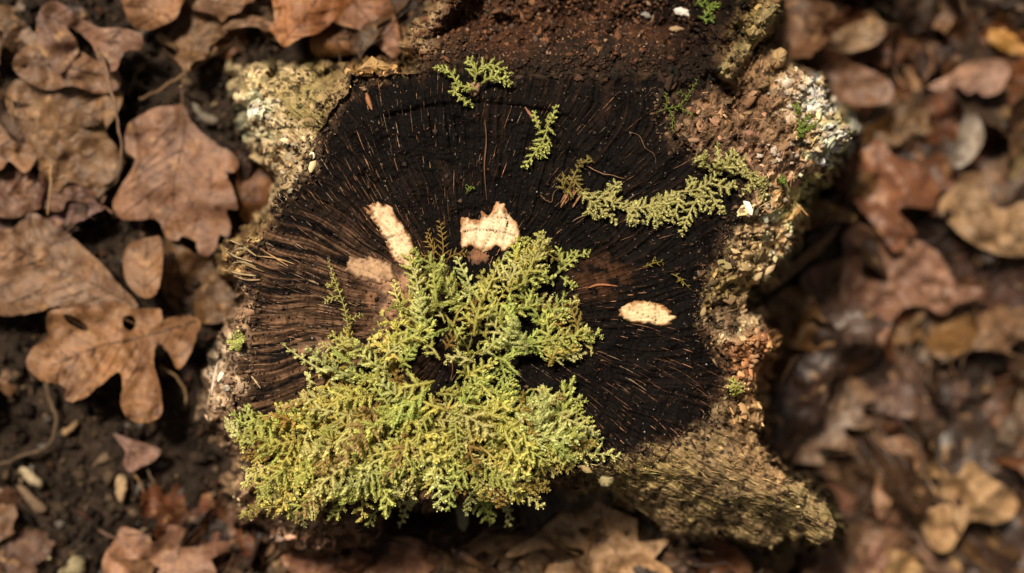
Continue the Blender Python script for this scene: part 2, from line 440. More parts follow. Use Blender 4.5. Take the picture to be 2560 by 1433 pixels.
def stump_color():
    # sawn face: blackened heartwood, brown streaks along the rays, browner at the left and in one rotted patch
    streak = sstep(0.52, 0.78, ray)[..., None]
    n = fbm(PX / 70, PY / 70, 211, 4)[..., None]
    base = np.array([.0032, .0026, .0026]) * (1 - n) + np.array([.0075, .0052, .0044]) * n
    c = base + streak * np.array([.014, .007, .004]) * sstep(0.38, 0.66, fbm(PX / 120, PY / 120, 213, 3))[..., None]
    left = sstep(420, 180, np.hypot((PX - 690) / 1.2, (PY - 800))) * sstep(-1.0, 0.4, (PY - 560) / 130)
    left = left * sstep(0.34, 0.60, vnoise(THw * 60, RR / 150, 215) * 0.6 + fbm(PX / 50, PY / 50, 217, 3) * 0.4)
    brown = np.array([.26, .145, .082]) * (0.45 + 0.9 * vnoise(THw * 150, RR / 40, 219))[..., None]
    lw = (left * (0.25 + 0.75 * sstep(.42, .66, vnoise(THw * 130, RR / 90, 249))))[..., None]
    c = c * (1 - 0.85 * lw) + brown * 0.85 * lw
    mid = sstep(120, 40, np.hypot(PX - 985, (PY - 760))) * sstep(0.3, 0.55, fbm(PX / 30, PY / 30, 221, 3))
    c = c * (1 - 0.75 * mid[..., None]) + np.array([.33, .17, .095]) * 0.75 * mid[..., None]
    rp = sstep(110, 30, np.hypot((PX - 1500) / 1.0, (PY - 690) * 1.4)) * sstep(0.35, 0.6, fbm(PX / 26, PY / 26, 223, 4))
    c = c * (1 - 0.7 * rp[..., None]) + np.array([.10, .045, .022]) * 0.7 * rp[..., None]
    rimb = (sstep(-42, 0, dC) * sstep(40, 90, dL) * sstep(0.42, 0.62, fbm(PX / 22, PY / 22, 225, 3)))[..., None]
    c = c * (1 - 0.65 * rimb) + np.array([.13, .075, .042]) * 0.65 * rimb
    rl = sstep(.80, .93, ridged(ringn / 17, THw * 3, 251, 1))[..., None]
    c = c * (1 - .35 * rl)
    speck = (hash2(np.floor(PX / 2.4), np.floor(PY / 2.4), 5) > 0.9988)[..., None]
    c = np.where(speck, np.array([.22, .21, .20]), c)
    # bark
    b = bark_color(PX, PY)
    b = b * (0.60 + 0.8 * rad_f)[..., None]
    dk = sstep(0.54, 0.66, fbm(PX / 11, PY / 11, 227, 3))[..., None]
    b = b * (1 - 0.85 * dk) + np.array([.016, .010, .007]) * 0.85 * dk
    fv = (0.72 + 0.56 * vnoise(u_r / 30 + 3 * fbm(PX / 50, PY / 50, 245, 2), v_r / 5 + 5 * fbm(PX / 40, PY / 40, 247, 2), 229))[..., None]
    b = b * (1 - in_root[..., None]) + b * fv * np.array([.82, .79, .80]) * in_root[..., None]
    grn = (sstep(0.56, 0.68, fbm(PX / 33, PY / 33, 231, 3)) * np.clip(in_root + sstep(260, 120, np.hypot(PX - 740, PY - 240)), 0, 1))[..., None]
    b = b * (1 - 0.34 * grn) + np.array([.25, .21, .06]) * 0.34 * grn
    mb = sstep(-16, 16, dC + (fbm(PX / 15, PY / 15, 241, 3) - .5) * 60)[..., None]
    c = c * (1 - mb) + b * mb
    # rotten ledge
    l1 = fbm(PX / 10, PY / 10, 233, 4)[..., None]; l2 = fbm(PX / 90, PY / 90, 235, 3)[..., None]
    lc = np.array([.014, .008, .005]) * (1 - l1) + np.array([.085, .036, .017]) * l1
    lc = lc * (0.25 + 1.5 * sstep(0.3, 0.7, l2)) * (1 - 0.80 * sstep(1560, 1760, PX))[..., None]
    gp = (np.exp(-(((PX - 1480) / 110) ** 2 + ((PY - 150) / 45) ** 2)))[..., None]
    lc = lc * (1 - 0.7 * gp) + np.array([.085, .060, .045]) * 0.7 * gp * (0.5 + l1)
    ch = (sstep(-95, -10, dL + (fbm(PX / 25, PY / 25, 243, 3) - .5) * 60) * sstep(60, 130, PY) * sstep(1060, 1120, PX))[..., None]
    lc = lc * (1 - .85 * ch) + np.array([.012, .008, .006]) * .85 * ch
    edge = (sstep(1110, 1050, PX + 0.35 * (PY - 80)) * sstep(0.35, 0.6, fbm(PX / 24, PY / 24, 237, 3)))[..., None]
    lc = lc * (1 - 0.8 * edge) + np.array([.50, .37, .22]) * 0.8 * edge
    c = c * (1 - in_ledge[..., None]) + lc * in_ledge[..., None]
    rw = (sstep(0.4, 0.75, ridge_w) * sstep(0, .08, rt))[..., None]
    rc = np.array([.34, .27, .13]) * (0.5 + 0.9 * vnoise((PX * .6 - PY * .8) / 40, (PX * .8 + PY * .6) / 6, 239))[..., None]
    c = c * (1 - rw) + rc * rw
    return c

def build_stump():
    root = empty('tree_stump', (-0.005, -0.01, 0.0))
    tag(root, 'low rotting tree stump with blackened sawn top and flaring bark roots', 'tree stump')
    C = stump_color()
    X, Y = wpos(PX, PY, ZG)
    side = sstep(0, 6, dO)                                   # the flanks bulge and split unevenly
    X = X + side * (fbm(THw * 22, ZG * 90, 261, 3) - .5) * .012; Y = Y + side * (fbm(THw * 22 + 40, ZG * 90, 263, 3) - .5) * .012
    C = C * (1 - side[..., None] * .55 * sstep(.42, .58, fbm(THw * 30, ZG * 140, 265, 3))[..., None])
    V = np.stack([X, Y, ZG], -1).reshape(-1, 3); Cf = C.reshape(-1, 3)
    ny, nx = PX.shape
    idx = np.arange(nx * ny).reshape(ny, nx)
    F = np.stack([idx[:-1, :-1], idx[1:, :-1], idx[1:, 1:], idx[:-1, 1:]], -1).reshape(-1, 4)
    def fm(a): return (a[:-1, :-1] + a[1:, 1:]).ravel() / 2
    fC, fO, fL, fR, fx, fy = fm(dC), fm(dO), fm(dL), fm(dR), fm(PX), fm(PY)
    keep = fO < 23
    led = fL < -6
    face = (fC < 0) & ~led
    rootm = (fR < 0) & ~face & ~led
    bark = ~face & ~led & ~rootm
    for nm, m, mat in (('sawn_face', face, M_face), ('bark', bark, M_bark), ('root', rootm, M_bark), ('rotten_ledge', led, M_bark)):
        f = F[m & keep]
        u, inv = np.unique(f, return_inverse=True)
        o = add(nm, mesh_from(nm, V[u], inv.reshape(-1, 4), mat, Cf[u], True), root)
        if nm == 'root': o['label'] = 'long olive-brown root tapering away from the stump'
        if nm == 'rotten_ledge': o['label'] = 'lower ledge of reddish crumbling rotten wood'
        if nm == 'sawn_face': o['label'] = 'blackened sawn face with fine radial lines'
    return root
STUMP = build_stump()

# ------------------------------------------------------------------ joined small pieces
def rand_rot(n, rng, tilt=1.0):
    a = rng.uniform(0, 2 * math.pi, n); b = rng.normal(0, tilt, n); c = rng.normal(0, tilt, n)
    ca, sa, cb, sb, cc, sc = np.cos(a), np.sin(a), np.cos(b), np.sin(b), np.cos(c), np.sin(c)
    Rz = np.zeros((n, 3, 3)); Rz[:, 0, 0] = ca; Rz[:, 0, 1] = -sa; Rz[:, 1, 0] = sa; Rz[:, 1, 1] = ca; Rz[:, 2, 2] = 1
    Rx = np.zeros((n, 3, 3)); Rx[:, 0, 0] = 1; Rx[:, 1, 1] = cb; Rx[:, 1, 2] = -sb; Rx[:, 2, 1] = sb; Rx[:, 2, 2] = cb
    Ry = np.zeros((n, 3, 3)); Ry[:, 1, 1] = 1; Ry[:, 0, 0] = cc; Ry[:, 0, 2] = sc; Ry[:, 2, 0] = -sc; Ry[:, 2, 2] = cc
    return Rz @ Rx @ Ry

def align(R, N, amt=1.0):
    """tilt rotations so that local z follows normals N"""
    n = len(N)
    zax = N * amt + np.array([0, 0, 1.0]) * (1 - amt); zax /= np.linalg.norm(zax, axis=1, keepdims=True)
    xax = np.cross(np.array([0, 1.0, 0.0]), zax); xax /= np.linalg.norm(xax, axis=1, keepdims=True)
    yax = np.cross(zax, xax)
    B = np.stack([xax, yax, zax], -1)
    return B @ R

OCT_V = np.array([(1, 0, 0), (-1, 0, 0), (0, 1, 0), (0, -1, 0), (0, 0, 1), (0, 0, -1)], float)
OCT_F = np.array([(0, 2, 4), (2, 1, 4), (1, 3, 4), (3, 0, 4), (2, 0, 5), (1, 2, 5), (3, 1, 5), (0, 3, 5)])
FLK_V = np.array([(math.cos(k * math.pi / 3), math.sin(k * math.pi / 3), -.5) for k in range(6)] +
                 [(.82 * math.cos(k * math.pi / 3 + .15), .82 * math.sin(k * math.pi / 3 + .15), .5) for k in range(6)], float)
FLK_F = np.array([(k, (k + 1) % 6, 6 + k) for k in range(6)] + [((k + 1) % 6, 6 + (k + 1) % 6, 6 + k) for k in range(6)] +
                 [(6, 6 + k, 7 + k) for k in range(1, 5)])
FIB_V = np.array([(-1, -.6, 0), (-1, .6, 0), (-.9, 0, 1), (0, -1, 0.15), (0, 1, 0.15), (0, 0, 1.2), (1, -.2, 0), (1, .2, 0), (1, 0, .5)], float)
FIB_F = np.array([(0, 3, 2), (3, 5, 2), (1, 2, 4), (4, 2, 5), (3, 6, 5), (6, 8, 5), (4, 5, 7), (7, 5, 8), (6, 7, 8), (0, 2, 1)])

def joined(name, bv, bf, pos, R, scl, cols, mat, parent, rng, jitter=0.25):
    n = len(pos); k = len(bv)
    v = bv[None] * (1 + rng.normal(0, jitter, (n, k, 3)))
    v = v * scl[:, None, :]
    v = np.einsum('nij,nkj->nki', R, v) + pos[:, None, :]
    f = (bf[None] + (np.arange(n) * k)[:, None, None]).reshape(-1, 3)
    c = np.repeat(cols[:, None, :], k, 1).reshape(-1, 3)
    o = add(name, mesh_from(name, v.reshape(-1, 3), f, mat, c), parent)
    o['kind'] = 'stuff'
    return o

def pos_on_stump(px, py, lift=0.0):
    zz = zs(px, py) + lift
    x, y = wpos(px, py, zz)
    return np.stack([x, y, zz], -1)

def grid_at(A, px, py):
    i = np.clip(((px - gx[0]) / STEP).round().astype(int), 0, len(gx) - 1); j = np.clip(((py - gy[0]) / STEP).round().astype(int), 0, len(gy) - 1)
    return A[j, i]

def stump_pieces():
    rng = np.random.default_rng(5)
    # bark flakes
    n = 8500
    px = rng.uniform(500, 2130, n); py = rng.uniform(-60, 1390, n)
    dc, do, dl, dr = (grid_at(A, px, py) for A in (dC, dO, dL, dR))
    ok = (dc > -6) & (do < 4) & (dl > 0) & ((px > 900) | (rng.random(n) < .45)) & ((dr > 0) | (rng.random(n) < .22))
    px, py, dr = px[ok], py[ok], dr[ok]
    n = len(px)
    s = np.minimum(rng.lognormal(math.log(5.6), 0.55, n), 14) / S
    s = np.where(dr < 0, s * 0.42, s)
    c = bark_color(px, py) * rng.lognormal(-.05, .5, (n, 1)) * (1 + rng.normal(0, .05, (n, 3)))
    c = np.where(rng.random((n, 1)) < .16, c * .22, c)
    R = align(rand_rot(n, rng, 0.45), znorm(px, py, 9), 0.7)
    scl = np.stack([s * rng.uniform(0.9, 1.9, n), s * rng.uniform(0.5, 1.0, n), s * rng.uniform(0.25, 0.7, n)], -1)
    P = pos_on_stump(px, py, 0.0004)
    order = np.argsort(-s); big = order[:240]; rest = order[240:]
    joined('bark_crumbs', FLK_V, FLK_F, P[rest], R[rest], scl[rest], c[rest], M_chip, STUMP, rng)
    variants = [mesh_from('bark_flake', FLK_V * (1 + rng.normal(0, .22, FLK_V.shape)), FLK_F, M_chip, np.ones((12, 3))) for _ in range(8)]
    for k, i in enumerate(big):
        o = bpy.data.objects.new('bark_flake', variants[k % 8]); col.objects.link(o); o.parent = STUMP
        m = Matrix.Translation(Vector(P[i])) @ Matrix(R[i].tolist()).to_4x4() @ Matrix.Diagonal((*(scl[i] * 1.0), 1))
        o.matrix_parent_inverse = Matrix.Translation(-Vector(STUMP.location)); o.matrix_basis = m
        o.color = (*np.clip(c[i], 0, 1), 1)
    # fibres that run down the long root and over the crumbling upper right bark
    n = 1500
    px = rng.uniform(1440, 2120, n); py = rng.uniform(1040, 1370, n)
    ok = (grid_at(dR, px, py) < 4) & (grid_at(dO, px, py) < -2); px, py = px[ok], py[ok]; n = len(px)
    q = rng.uniform(1690, 2060, 1500), rng.uniform(200, 560, 1500)
    ok = (grid_at(dC, *q) > 2) & (grid_at(dO, *q) < -4); qx, qy = q[0][ok], q[1][ok]
    a = np.concatenate([rng.normal(-ang, 0.22, n), rng.normal(0.75, 0.5, len(qx))])
    px = np.concatenate([px, qx]); py = np.concatenate([py, qy]); n = len(px)
    ca, sa = np.cos(a), np.sin(a); R = np.zeros((n, 3, 3)); R[:, 0, 0] = ca; R[:, 0, 1] = -sa; R[:, 1, 0] = sa; R[:, 1, 1] = ca; R[:, 2, 2] = 1
    R = align(R @ rand_rot(n, rng, 0.0001) if False else R, znorm(px, py, 9), 0.9)
    L = rng.lognormal(math.log(12), 0.5, n) / S; w = rng.uniform(0.5, 1.3, n) / S
    c = bark_color(px, py) * rng.lognormal(-.25, .5, (n, 1)) * np.array([1.05, .95, .85])
    joined('bark_fibres', FIB_V, FIB_F, pos_on_stump(px, py, 0.0001), R, np.stack([L, w, w * 1.3], -1), c, M_chip, STUMP, rng, 0.15)
    # pale raised rays of the sawn face
    n = 5200
    th = rng.uniform(-math.pi, math.pi, n); r = 120 + 620 * rng.random(n) ** 0.8
    px = PITH[0] + np.cos(th) * r; py = PITH[1] + np.sin(th) * r
    dens = 0.18 + 0.62 * np.exp(-(((px - 1600) / 230) ** 2 + ((py - 960) / 150) ** 2)) + 0.6 * np.exp(-(((px - 830) / 190) ** 2 + ((py - 420) / 150) ** 2)) \
        + 1.0 * np.exp(-(((px - 740) / 160) ** 2 + ((py - 800) / 190) ** 2)) + 0.35 * np.exp(-(((px - 1400) / 150) ** 2 + ((py - 370) / 120) ** 2))
    ok = (grid_at(dC, px, py) < -14) & (rng.random(n) < dens) & (grid_at(dL, px, py) > 4)
    px, py, th, r = px[ok], py[ok], th[ok], r[ok]; n = len(px)
    segs = 7; V = []; Fc = []; Cc = []
    base = 0
    for i in range(n):
        left = px[i] < 1000 and 600 < py[i] < 980
        L = min(rng.lognormal(math.log(20), 0.7), 130); w = rng.uniform(0.45, 1.05) * (1.2 if left else 1)
        kcurve = 0.10 / 500
        s = np.linspace(0, 1, segs) * L
        tt = th[i] + kcurve * (s) * 1.4 + (0.000004 * s * s if (px[i] > 1350 and py[i] > 800) else 0)
        rr_ = r[i] + s
        x = PITH[0] + np.cos(tt) * rr_; y = PITH[1] + np.sin(tt) * rr_
        prof = np.sin(np.linspace(0.12, 0.95, segs) * math.pi) ** 0.6 * w
        prof = prof * rng.uniform(0.5, 1.2, segs)
        nxx, nyy = -np.sin(tt), np.cos(tt)
        zt = zs(x, y) + rng.uniform(0.0000, 0.0002)
        for sx, hz in ((-1, -0.0003), (0, prof * 0.4 / S + 0.0001), (1, -0.0003)):
            xx = x + nxx * prof * sx; yy = y + nyy * prof * sx; zz = zt + hz
            X, Y = wpos(xx, yy, zz); V.append(np.stack([X, Y, zz * np.ones_like(X)], -1))
        for k in range(segs - 1):
            a0, b0, c0 = base + k, base + segs + k, base + 2 * segs + k
            Fc += [(a0, a0 + 1, b0), (a0 + 1, b0 + 1, b0), (b0, b0 + 1, c0), (b0 + 1, c0 + 1, c0)]
        base += 3 * segs
        cc = np.array([.36, .18, .095]) * rng.lognormal(-0.5, 0.65)
        if left: cc = np.array([.40, .235, .145]) * rng.lognormal(-0.75, 0.55)
        if rng.random() < 0.12: cc = np.array([.5, .36, .24])
        Cc.append(np.tile(cc, (3 * segs, 1)))
    o = add('wood_rays', mesh_from('wood_rays', np.concatenate(V), np.array(Fc), M_chip, np.concatenate(Cc)), STUMP); o['kind'] = 'stuff'
    # crumbs on the rotten ledge
    n = 7500
    px = rng.uniform(1010, 1900, n); py = rng.uniform(-180, 215, n)
    ok = (grid_at(dL, px, py) < 8) & (rng.random(n) < 1.15 - 0.75 * sstep(1550, 1800, px)); px, py = px[ok], py[ok]; n = len(px)
    s = rng.lognormal(math.log(3.6), 0.5, n) / S
    pal = np.array([(.13, .055, .026), (.06, .030, .018), (.20, .095, .045), (.09, .06, .045), (.30, .19, .12), (.03, .018, .012)])
    c = pal[rng.choice(6, n, p=[.34, .22, .16, .12, .04, .12])] * rng.uniform(0.6, 1.4, (n, 1)) * (1 - .7 * sstep(1560, 1760, px))[:, None] * (1 - .7 * sstep(110, 180, py))[:, None]
    joined('rotten_wood_crumbs', OCT_V, OCT_F, pos_on_stump(px, py, 0.0003), rand_rot(n, rng, 0.8),
           np.stack([s * rng.uniform(.8, 2.0, n), s * rng.uniform(.6, 1.1, n), s * rng.uniform(.4, .9, n)], -1), c, M_chip, STUMP, rng)
    # dark grit and pale specks on the sawn face
    n = 4200
    px = rng.uniform(600, 1880, n); py = rng.uniform(180, 1200, n)
    ok = grid_at(dC, px, py) < -4; px, py = px[ok], py[ok]; n = len(px)
    s = rng.lognormal(math.log(1.7), 0.45, n) / S
    pale = rng.random(n) < 0.045
    c = np.where(pale[:, None], np.array([.36, .33, .31]), np.array([.030, .018, .012]) * rng.lognormal(0, .7, (n, 1)))
    s = np.where(pale, s * 0.75, s * 1.2)
    joined('face_grit', OCT_V, OCT_F, pos_on_stump(px, py, 0.0003), rand_rot(n, rng, 0.8), np.stack([s * 1.3, s, s * .8], -1), c, M_chip, STUMP, rng)
    # crumbs along the rim between face and bark
    n = 16000
    px = rng.uniform(560, 1920, n); py = rng.uniform(150, 1260, n)
    d = grid_at(dC, px, py); ok = (d > -34) & (d < 34) & (grid_at(dL, px, py) > 45); px, py = px[ok], py[ok]; n = len(px)
    s = rng.lognormal(math.log(3.2), 0.45, n) / S
    pal = np.array([(.05, .03, .018), (.12, .07, .04), (.22, .14, .08), (.025, .016, .011), (.30, .22, .13)])
    c = pal[rng.choice(5, n, p=[.34, .26, .13, .21, .06])] * rng.uniform(.6, 1.4, (n, 1))
    joined('rim_crumbs', OCT_V, OCT_F, pos_on_stump(px, py, 0.0004), rand_rot(n, rng, 0.7),
           np.stack([s * rng.uniform(.8, 2.4, n), s * rng.uniform(.5, 1.0, n), s * rng.uniform(.4, .9, n)], -1), c, M_chip, STUMP, rng)
stump_pieces()

# ---- torn splinters at the left rim and the orange splinters by the moss strand
def sliver(pts, w, zlift, colr, parent, name, mat=M_chip, hgt=1.0):
    P = catmull(pts, 5, closed=False); n = len(P)
    tdir = np.gradient(P, axis=0); tdir /= np.linalg.norm(tdir, axis=1, keepdims=True) + 1e-9
    nrm = np.stack([-tdir[:, 1], tdir[:, 0]], -1)
    prof = w * (np.sin(np.linspace(0.10, 0.99, n) * math.pi) ** 0.8) * (0.7 + 0.6 * vnoise(np.arange(n) * .6, np.zeros(n) + pts[0][0], 3)) + .25
    zt = zs(P[:, 0], P[:, 1]); zt = np.maximum(zt, zt.max() - 0.012) + zlift
    V = []
    for sx, hz in ((-1, 0), (0, hgt * prof / S), (1, 0), (0, -0.6 * prof / S)):
        q = P + nrm * prof[:, None] * sx; zz = zt + hz
        X, Y = wpos(q[:, 0], q[:, 1], zz); V.append(np.stack([X, Y, zz], -1))
    V = np.stack(V, 1).reshape(-1, 3); F = []
    for i in range(n - 1):
        for k in range(4):
            a, b = i * 4 + k, i * 4 + (k + 1) % 4
            F.append((a, b, b + 4, a + 4))
    c = np.tile(np.array(colr), (len(V), 1)) * (0.8 + 0.4 * RNG.random((len(V), 1)))
    return add(name, mesh_from(name, V, np.array(F), mat, c), parent)
for pts, w, cc in [([(640, 640), (600, 612), (572, 600)], 5, (.42, .31, .17)), ([(630, 655), (585, 640), (560, 618)], 6, (.38, .29, .17)),
                   ([(640, 690), (600, 685), (556, 674)], 5, (.46, .34, .19)), ([(660, 680), (620, 664), (590, 650)], 4, (.30, .2, .1)),
                   ([(640, 668), (605, 655), (578, 660)], 5, (.35, .26, .14)), ([(650, 700), (615, 700), (585, 690)], 4, (.40, .28, .16)),
                   ([(720, 665), (680, 640), (650, 622)], 3, (.50, .30, .14)), ([(735, 660), (690, 646), (640, 640)], 3, (.48, .32, .16)),
                   ([(620, 625), (597, 622), (577, 632)], 5, (.36, .27, .15)), ([(545, 905), (535, 950), (528, 990)], 9, (.62, .52, .42)),
                   ([(628, 940), (640, 955), (652, 972)], 5, (.55, .40, .24))]:
    sliver(pts, w * .6, 0.001, cc, STUMP, 'splinter')
for k in range(11):
    x0, y0 = 1402 + RNG.uniform(-4, 30), 520 - RNG.uniform(0, 25)
    ln = RNG.uniform(35, 75); a = math.radians(-55 + RNG.uniform(-6, 6))
    sliver([(x0, y0), (x0 + ln * .5 * math.cos(a), y0 + ln * .5 * math.sin(a)), (x0 + ln * math.cos(a), y0 + ln * math.sin(a))], RNG.uniform(2, 3.6),
           0.0008 + RNG.uniform(0, .0012), np.array((.44, .23, .11)) * RNG.uniform(.5, 1.2), STUMP, 'splinter')
for pts, w, cc in [([(1312, 268), (1330, 292), (1348, 316)], 4, (.28, .14, .08)), ([(916, 232), (922, 255), (930, 275)], 7, (.36, .16, .07)),
                   ([(1212, 300), (1216, 350), (1211, 420), (1217, 500)], 2.0, (.15, .075, .04)),
                   ([(1470, 720), (1500, 712), (1545, 716)], 3, (.40, .17, .08))]:
    sliver(pts, w, 0.0008, cc, STUMP, 'splinter')

# ---- bare pale wood scars
def scar(poly, colr, edge, cracks, jag, name='bare_wood_patch', label=None, lift=0.0012, edgew=16):
    P = catmull(poly, 6)
    c0 = P.mean(0)
    # torn outline: teeth along the grain
    thp = np.arctan2(P[:, 1] - PITH[1], P[:, 0] - PITH[0])
    rg = np.random.default_rng(len(poly)); P = c0 + (P - c0) * 1.10
    P = P + np.stack([np.cos(thp), np.sin(thp)], -1) * rg.normal(0, jag * 130, (len(P), 1)) + rg.normal(0, 1.2, P.shape)
    bb0, bb1 = P.min(0), P.max(0)
    X, Y = np.meshgrid(np.arange(bb0[0], bb1[0], 3.0), np.arange(bb0[1], bb1[1], 3.0))
    pts = np.stack([X.ravel(), Y.ravel()], -1) + RNG.uniform(-.7, .7, (X.size, 2))
    d = sdist(pts[:, 0], pts[:, 1], P)
    pts = pts[d < -2.0]
    allp = np.concatenate([P, pts])
    n = len(P)
    r = delaunay_2d_cdt([Vector(p) for p in allp], [(i, (i + 1) % n) for i in range(n)], [], 2, 1e-6)
    q = np.array([tuple(v) for v in r[0]]); F = np.array([tuple(f) for f in r[2] if len(f) == 3])
    d = -sdist(q[:, 0], q[:, 1], P)
    th = np.arctan2(q[:, 1] - PITH[1], q[:, 0] - PITH[0]); rr = np.hypot(q[:, 0] - PITH[0], q[:, 1] - PITH[1])
    grain = vnoise(th * 190, rr / 45, 301)
    zc = zs(np.array([c0[0]]), np.array([c0[1]]))[0]
    zz = np.maximum(zs(q[:, 0], q[:, 1]), zc - 0.001) * 0.35 + zc * 0.65 + lift * sstep(0, 6, d) - 0.0012 * (d < 0.5) + (grain - 0.5) * 0.0004
    m = sstep(2, edgew, d + (fbm(q[:, 0] / 9, q[:, 1] / 9, 303, 3) - 0.5) * 22)[:, None]
    c = np.array(edge) * (1 - m) + np.array(colr) * m
    c = c * (0.72 + 0.45 * grain[:, None])
    mot = sstep(.50, .72, fbm(q[:, 0] / 14, q[:, 1] / 14, 307, 3))[:, None]
    c = c * (1 - .45 * mot) + np.array(edge) * 1.3 * .45 * mot
    dots = (fbm(q[:, 0] / 4, q[:, 1] / 4, 305, 2) > 0.80)[:, None]
    c = np.where(dots, c * np.array([.5, .38, .28]), c)
    for ck in cracks:
        K = catmull(ck, 6, closed=False)
        dd = np.min(np.hypot(q[:, 0, None] - K[None, :, 0], q[:, 1, None] - K[None, :, 1]), 1)
        g = np.exp(-(dd / 2.5) ** 2); zz = zz - g * 0.0012; c = c * (1 - 0.8 * g[:, None])
    Xw, Yw = wpos(q[:, 0], q[:, 1], zz)
    o = add(name, mesh_from(name, np.stack([Xw, Yw, zz], -1), F, M_pale, c, True), STUMP)
    if label: o['label'] = label
scar([(918, 525), (950, 515), (978, 520), (990, 545), (1010, 570), (1028, 600), (1036, 640), (1028, 668), (1005, 660), (985, 645), (965, 610), (945, 570), (930, 550)],
     (.80, .62, .39), (.27, .125, .055), [[(930, 535), (960, 590), (1000, 650)], [(955, 600), (985, 590)]], 0.035, label='long cream patch of bare wood', edgew=13)
scar([(1157, 555), (1172, 545), (1200, 550), (1205, 525), (1222, 538), (1238, 510), (1258, 512), (1268, 535), (1288, 560), (1295, 590), (1280, 612), (1255, 625), (1240, 615), (1215, 628), (1180, 615), (1160, 618)],
     (.84, .68, .45), (.38, .19, .085), [[(1238, 535), (1228, 585), (1205, 628)], [(1160, 580), (1200, 575), (1250, 580), (1285, 590)], [(1190, 545), (1192, 600)], [(1200, 542), (1262, 545)],
                                       [(1262, 530), (1268, 560), (1258, 600)]], 0.014, label='broad cream patch of bare wood crossed by fine cracks')
scar([(1165, 640), (1185, 618), (1235, 612), (1248, 628), (1225, 648), (1200, 660), (1180, 664)], (.25, .12, .06), (.10, .05, .03), [], 0.04, lift=0.0006)
scar([(862, 665), (880, 648), (915, 640), (950, 645), (980, 660), (985, 690), (965, 712), (930, 706), (900, 700), (875, 690)],
     (.50, .32, .185), (.11, .058, .032), [], 0.09, label='tan frayed patch of bare wood', lift=.0006, edgew=14)
scar([(1556, 775), (1580, 758), (1620, 755), (1650, 762), (1676, 780), (1680, 800), (1660, 815), (1620, 808), (1585, 806), (1560, 795)],
     (.80, .62, .37), (.38, .20, .085), [[(1575, 775), (1640, 800)], [(1640, 760), (1638, 808)]], 0.03, label='small oval cream patch of bare wood', edgew=9)
scar([(905, 700), (960, 690), (1010, 668), (1040, 690), (1030, 740), (1005, 790), (985, 840), (950, 850), (935, 800), (940, 750)], (.38, .215, .125), (.06, .034, .02), [[(915, 705), (1000, 735)]], 0.09, lift=0.0002, edgew=30)
scar([(930, 760), (960, 745), (995, 750), (1000, 790), (985, 820), (950, 820), (932, 800)], (.38, .215, .125), (.08, .045, .026), [[(935, 785), (995, 790)]], 0.09, lift=0.0003, edgew=24)
scar([(745, 860), (800, 840), (850, 850), (840, 880), (780, 890), (740, 885)], (.36, .20, .12), (.07, .04, .022), [], 0.10, lift=0.0002, edgew=24)

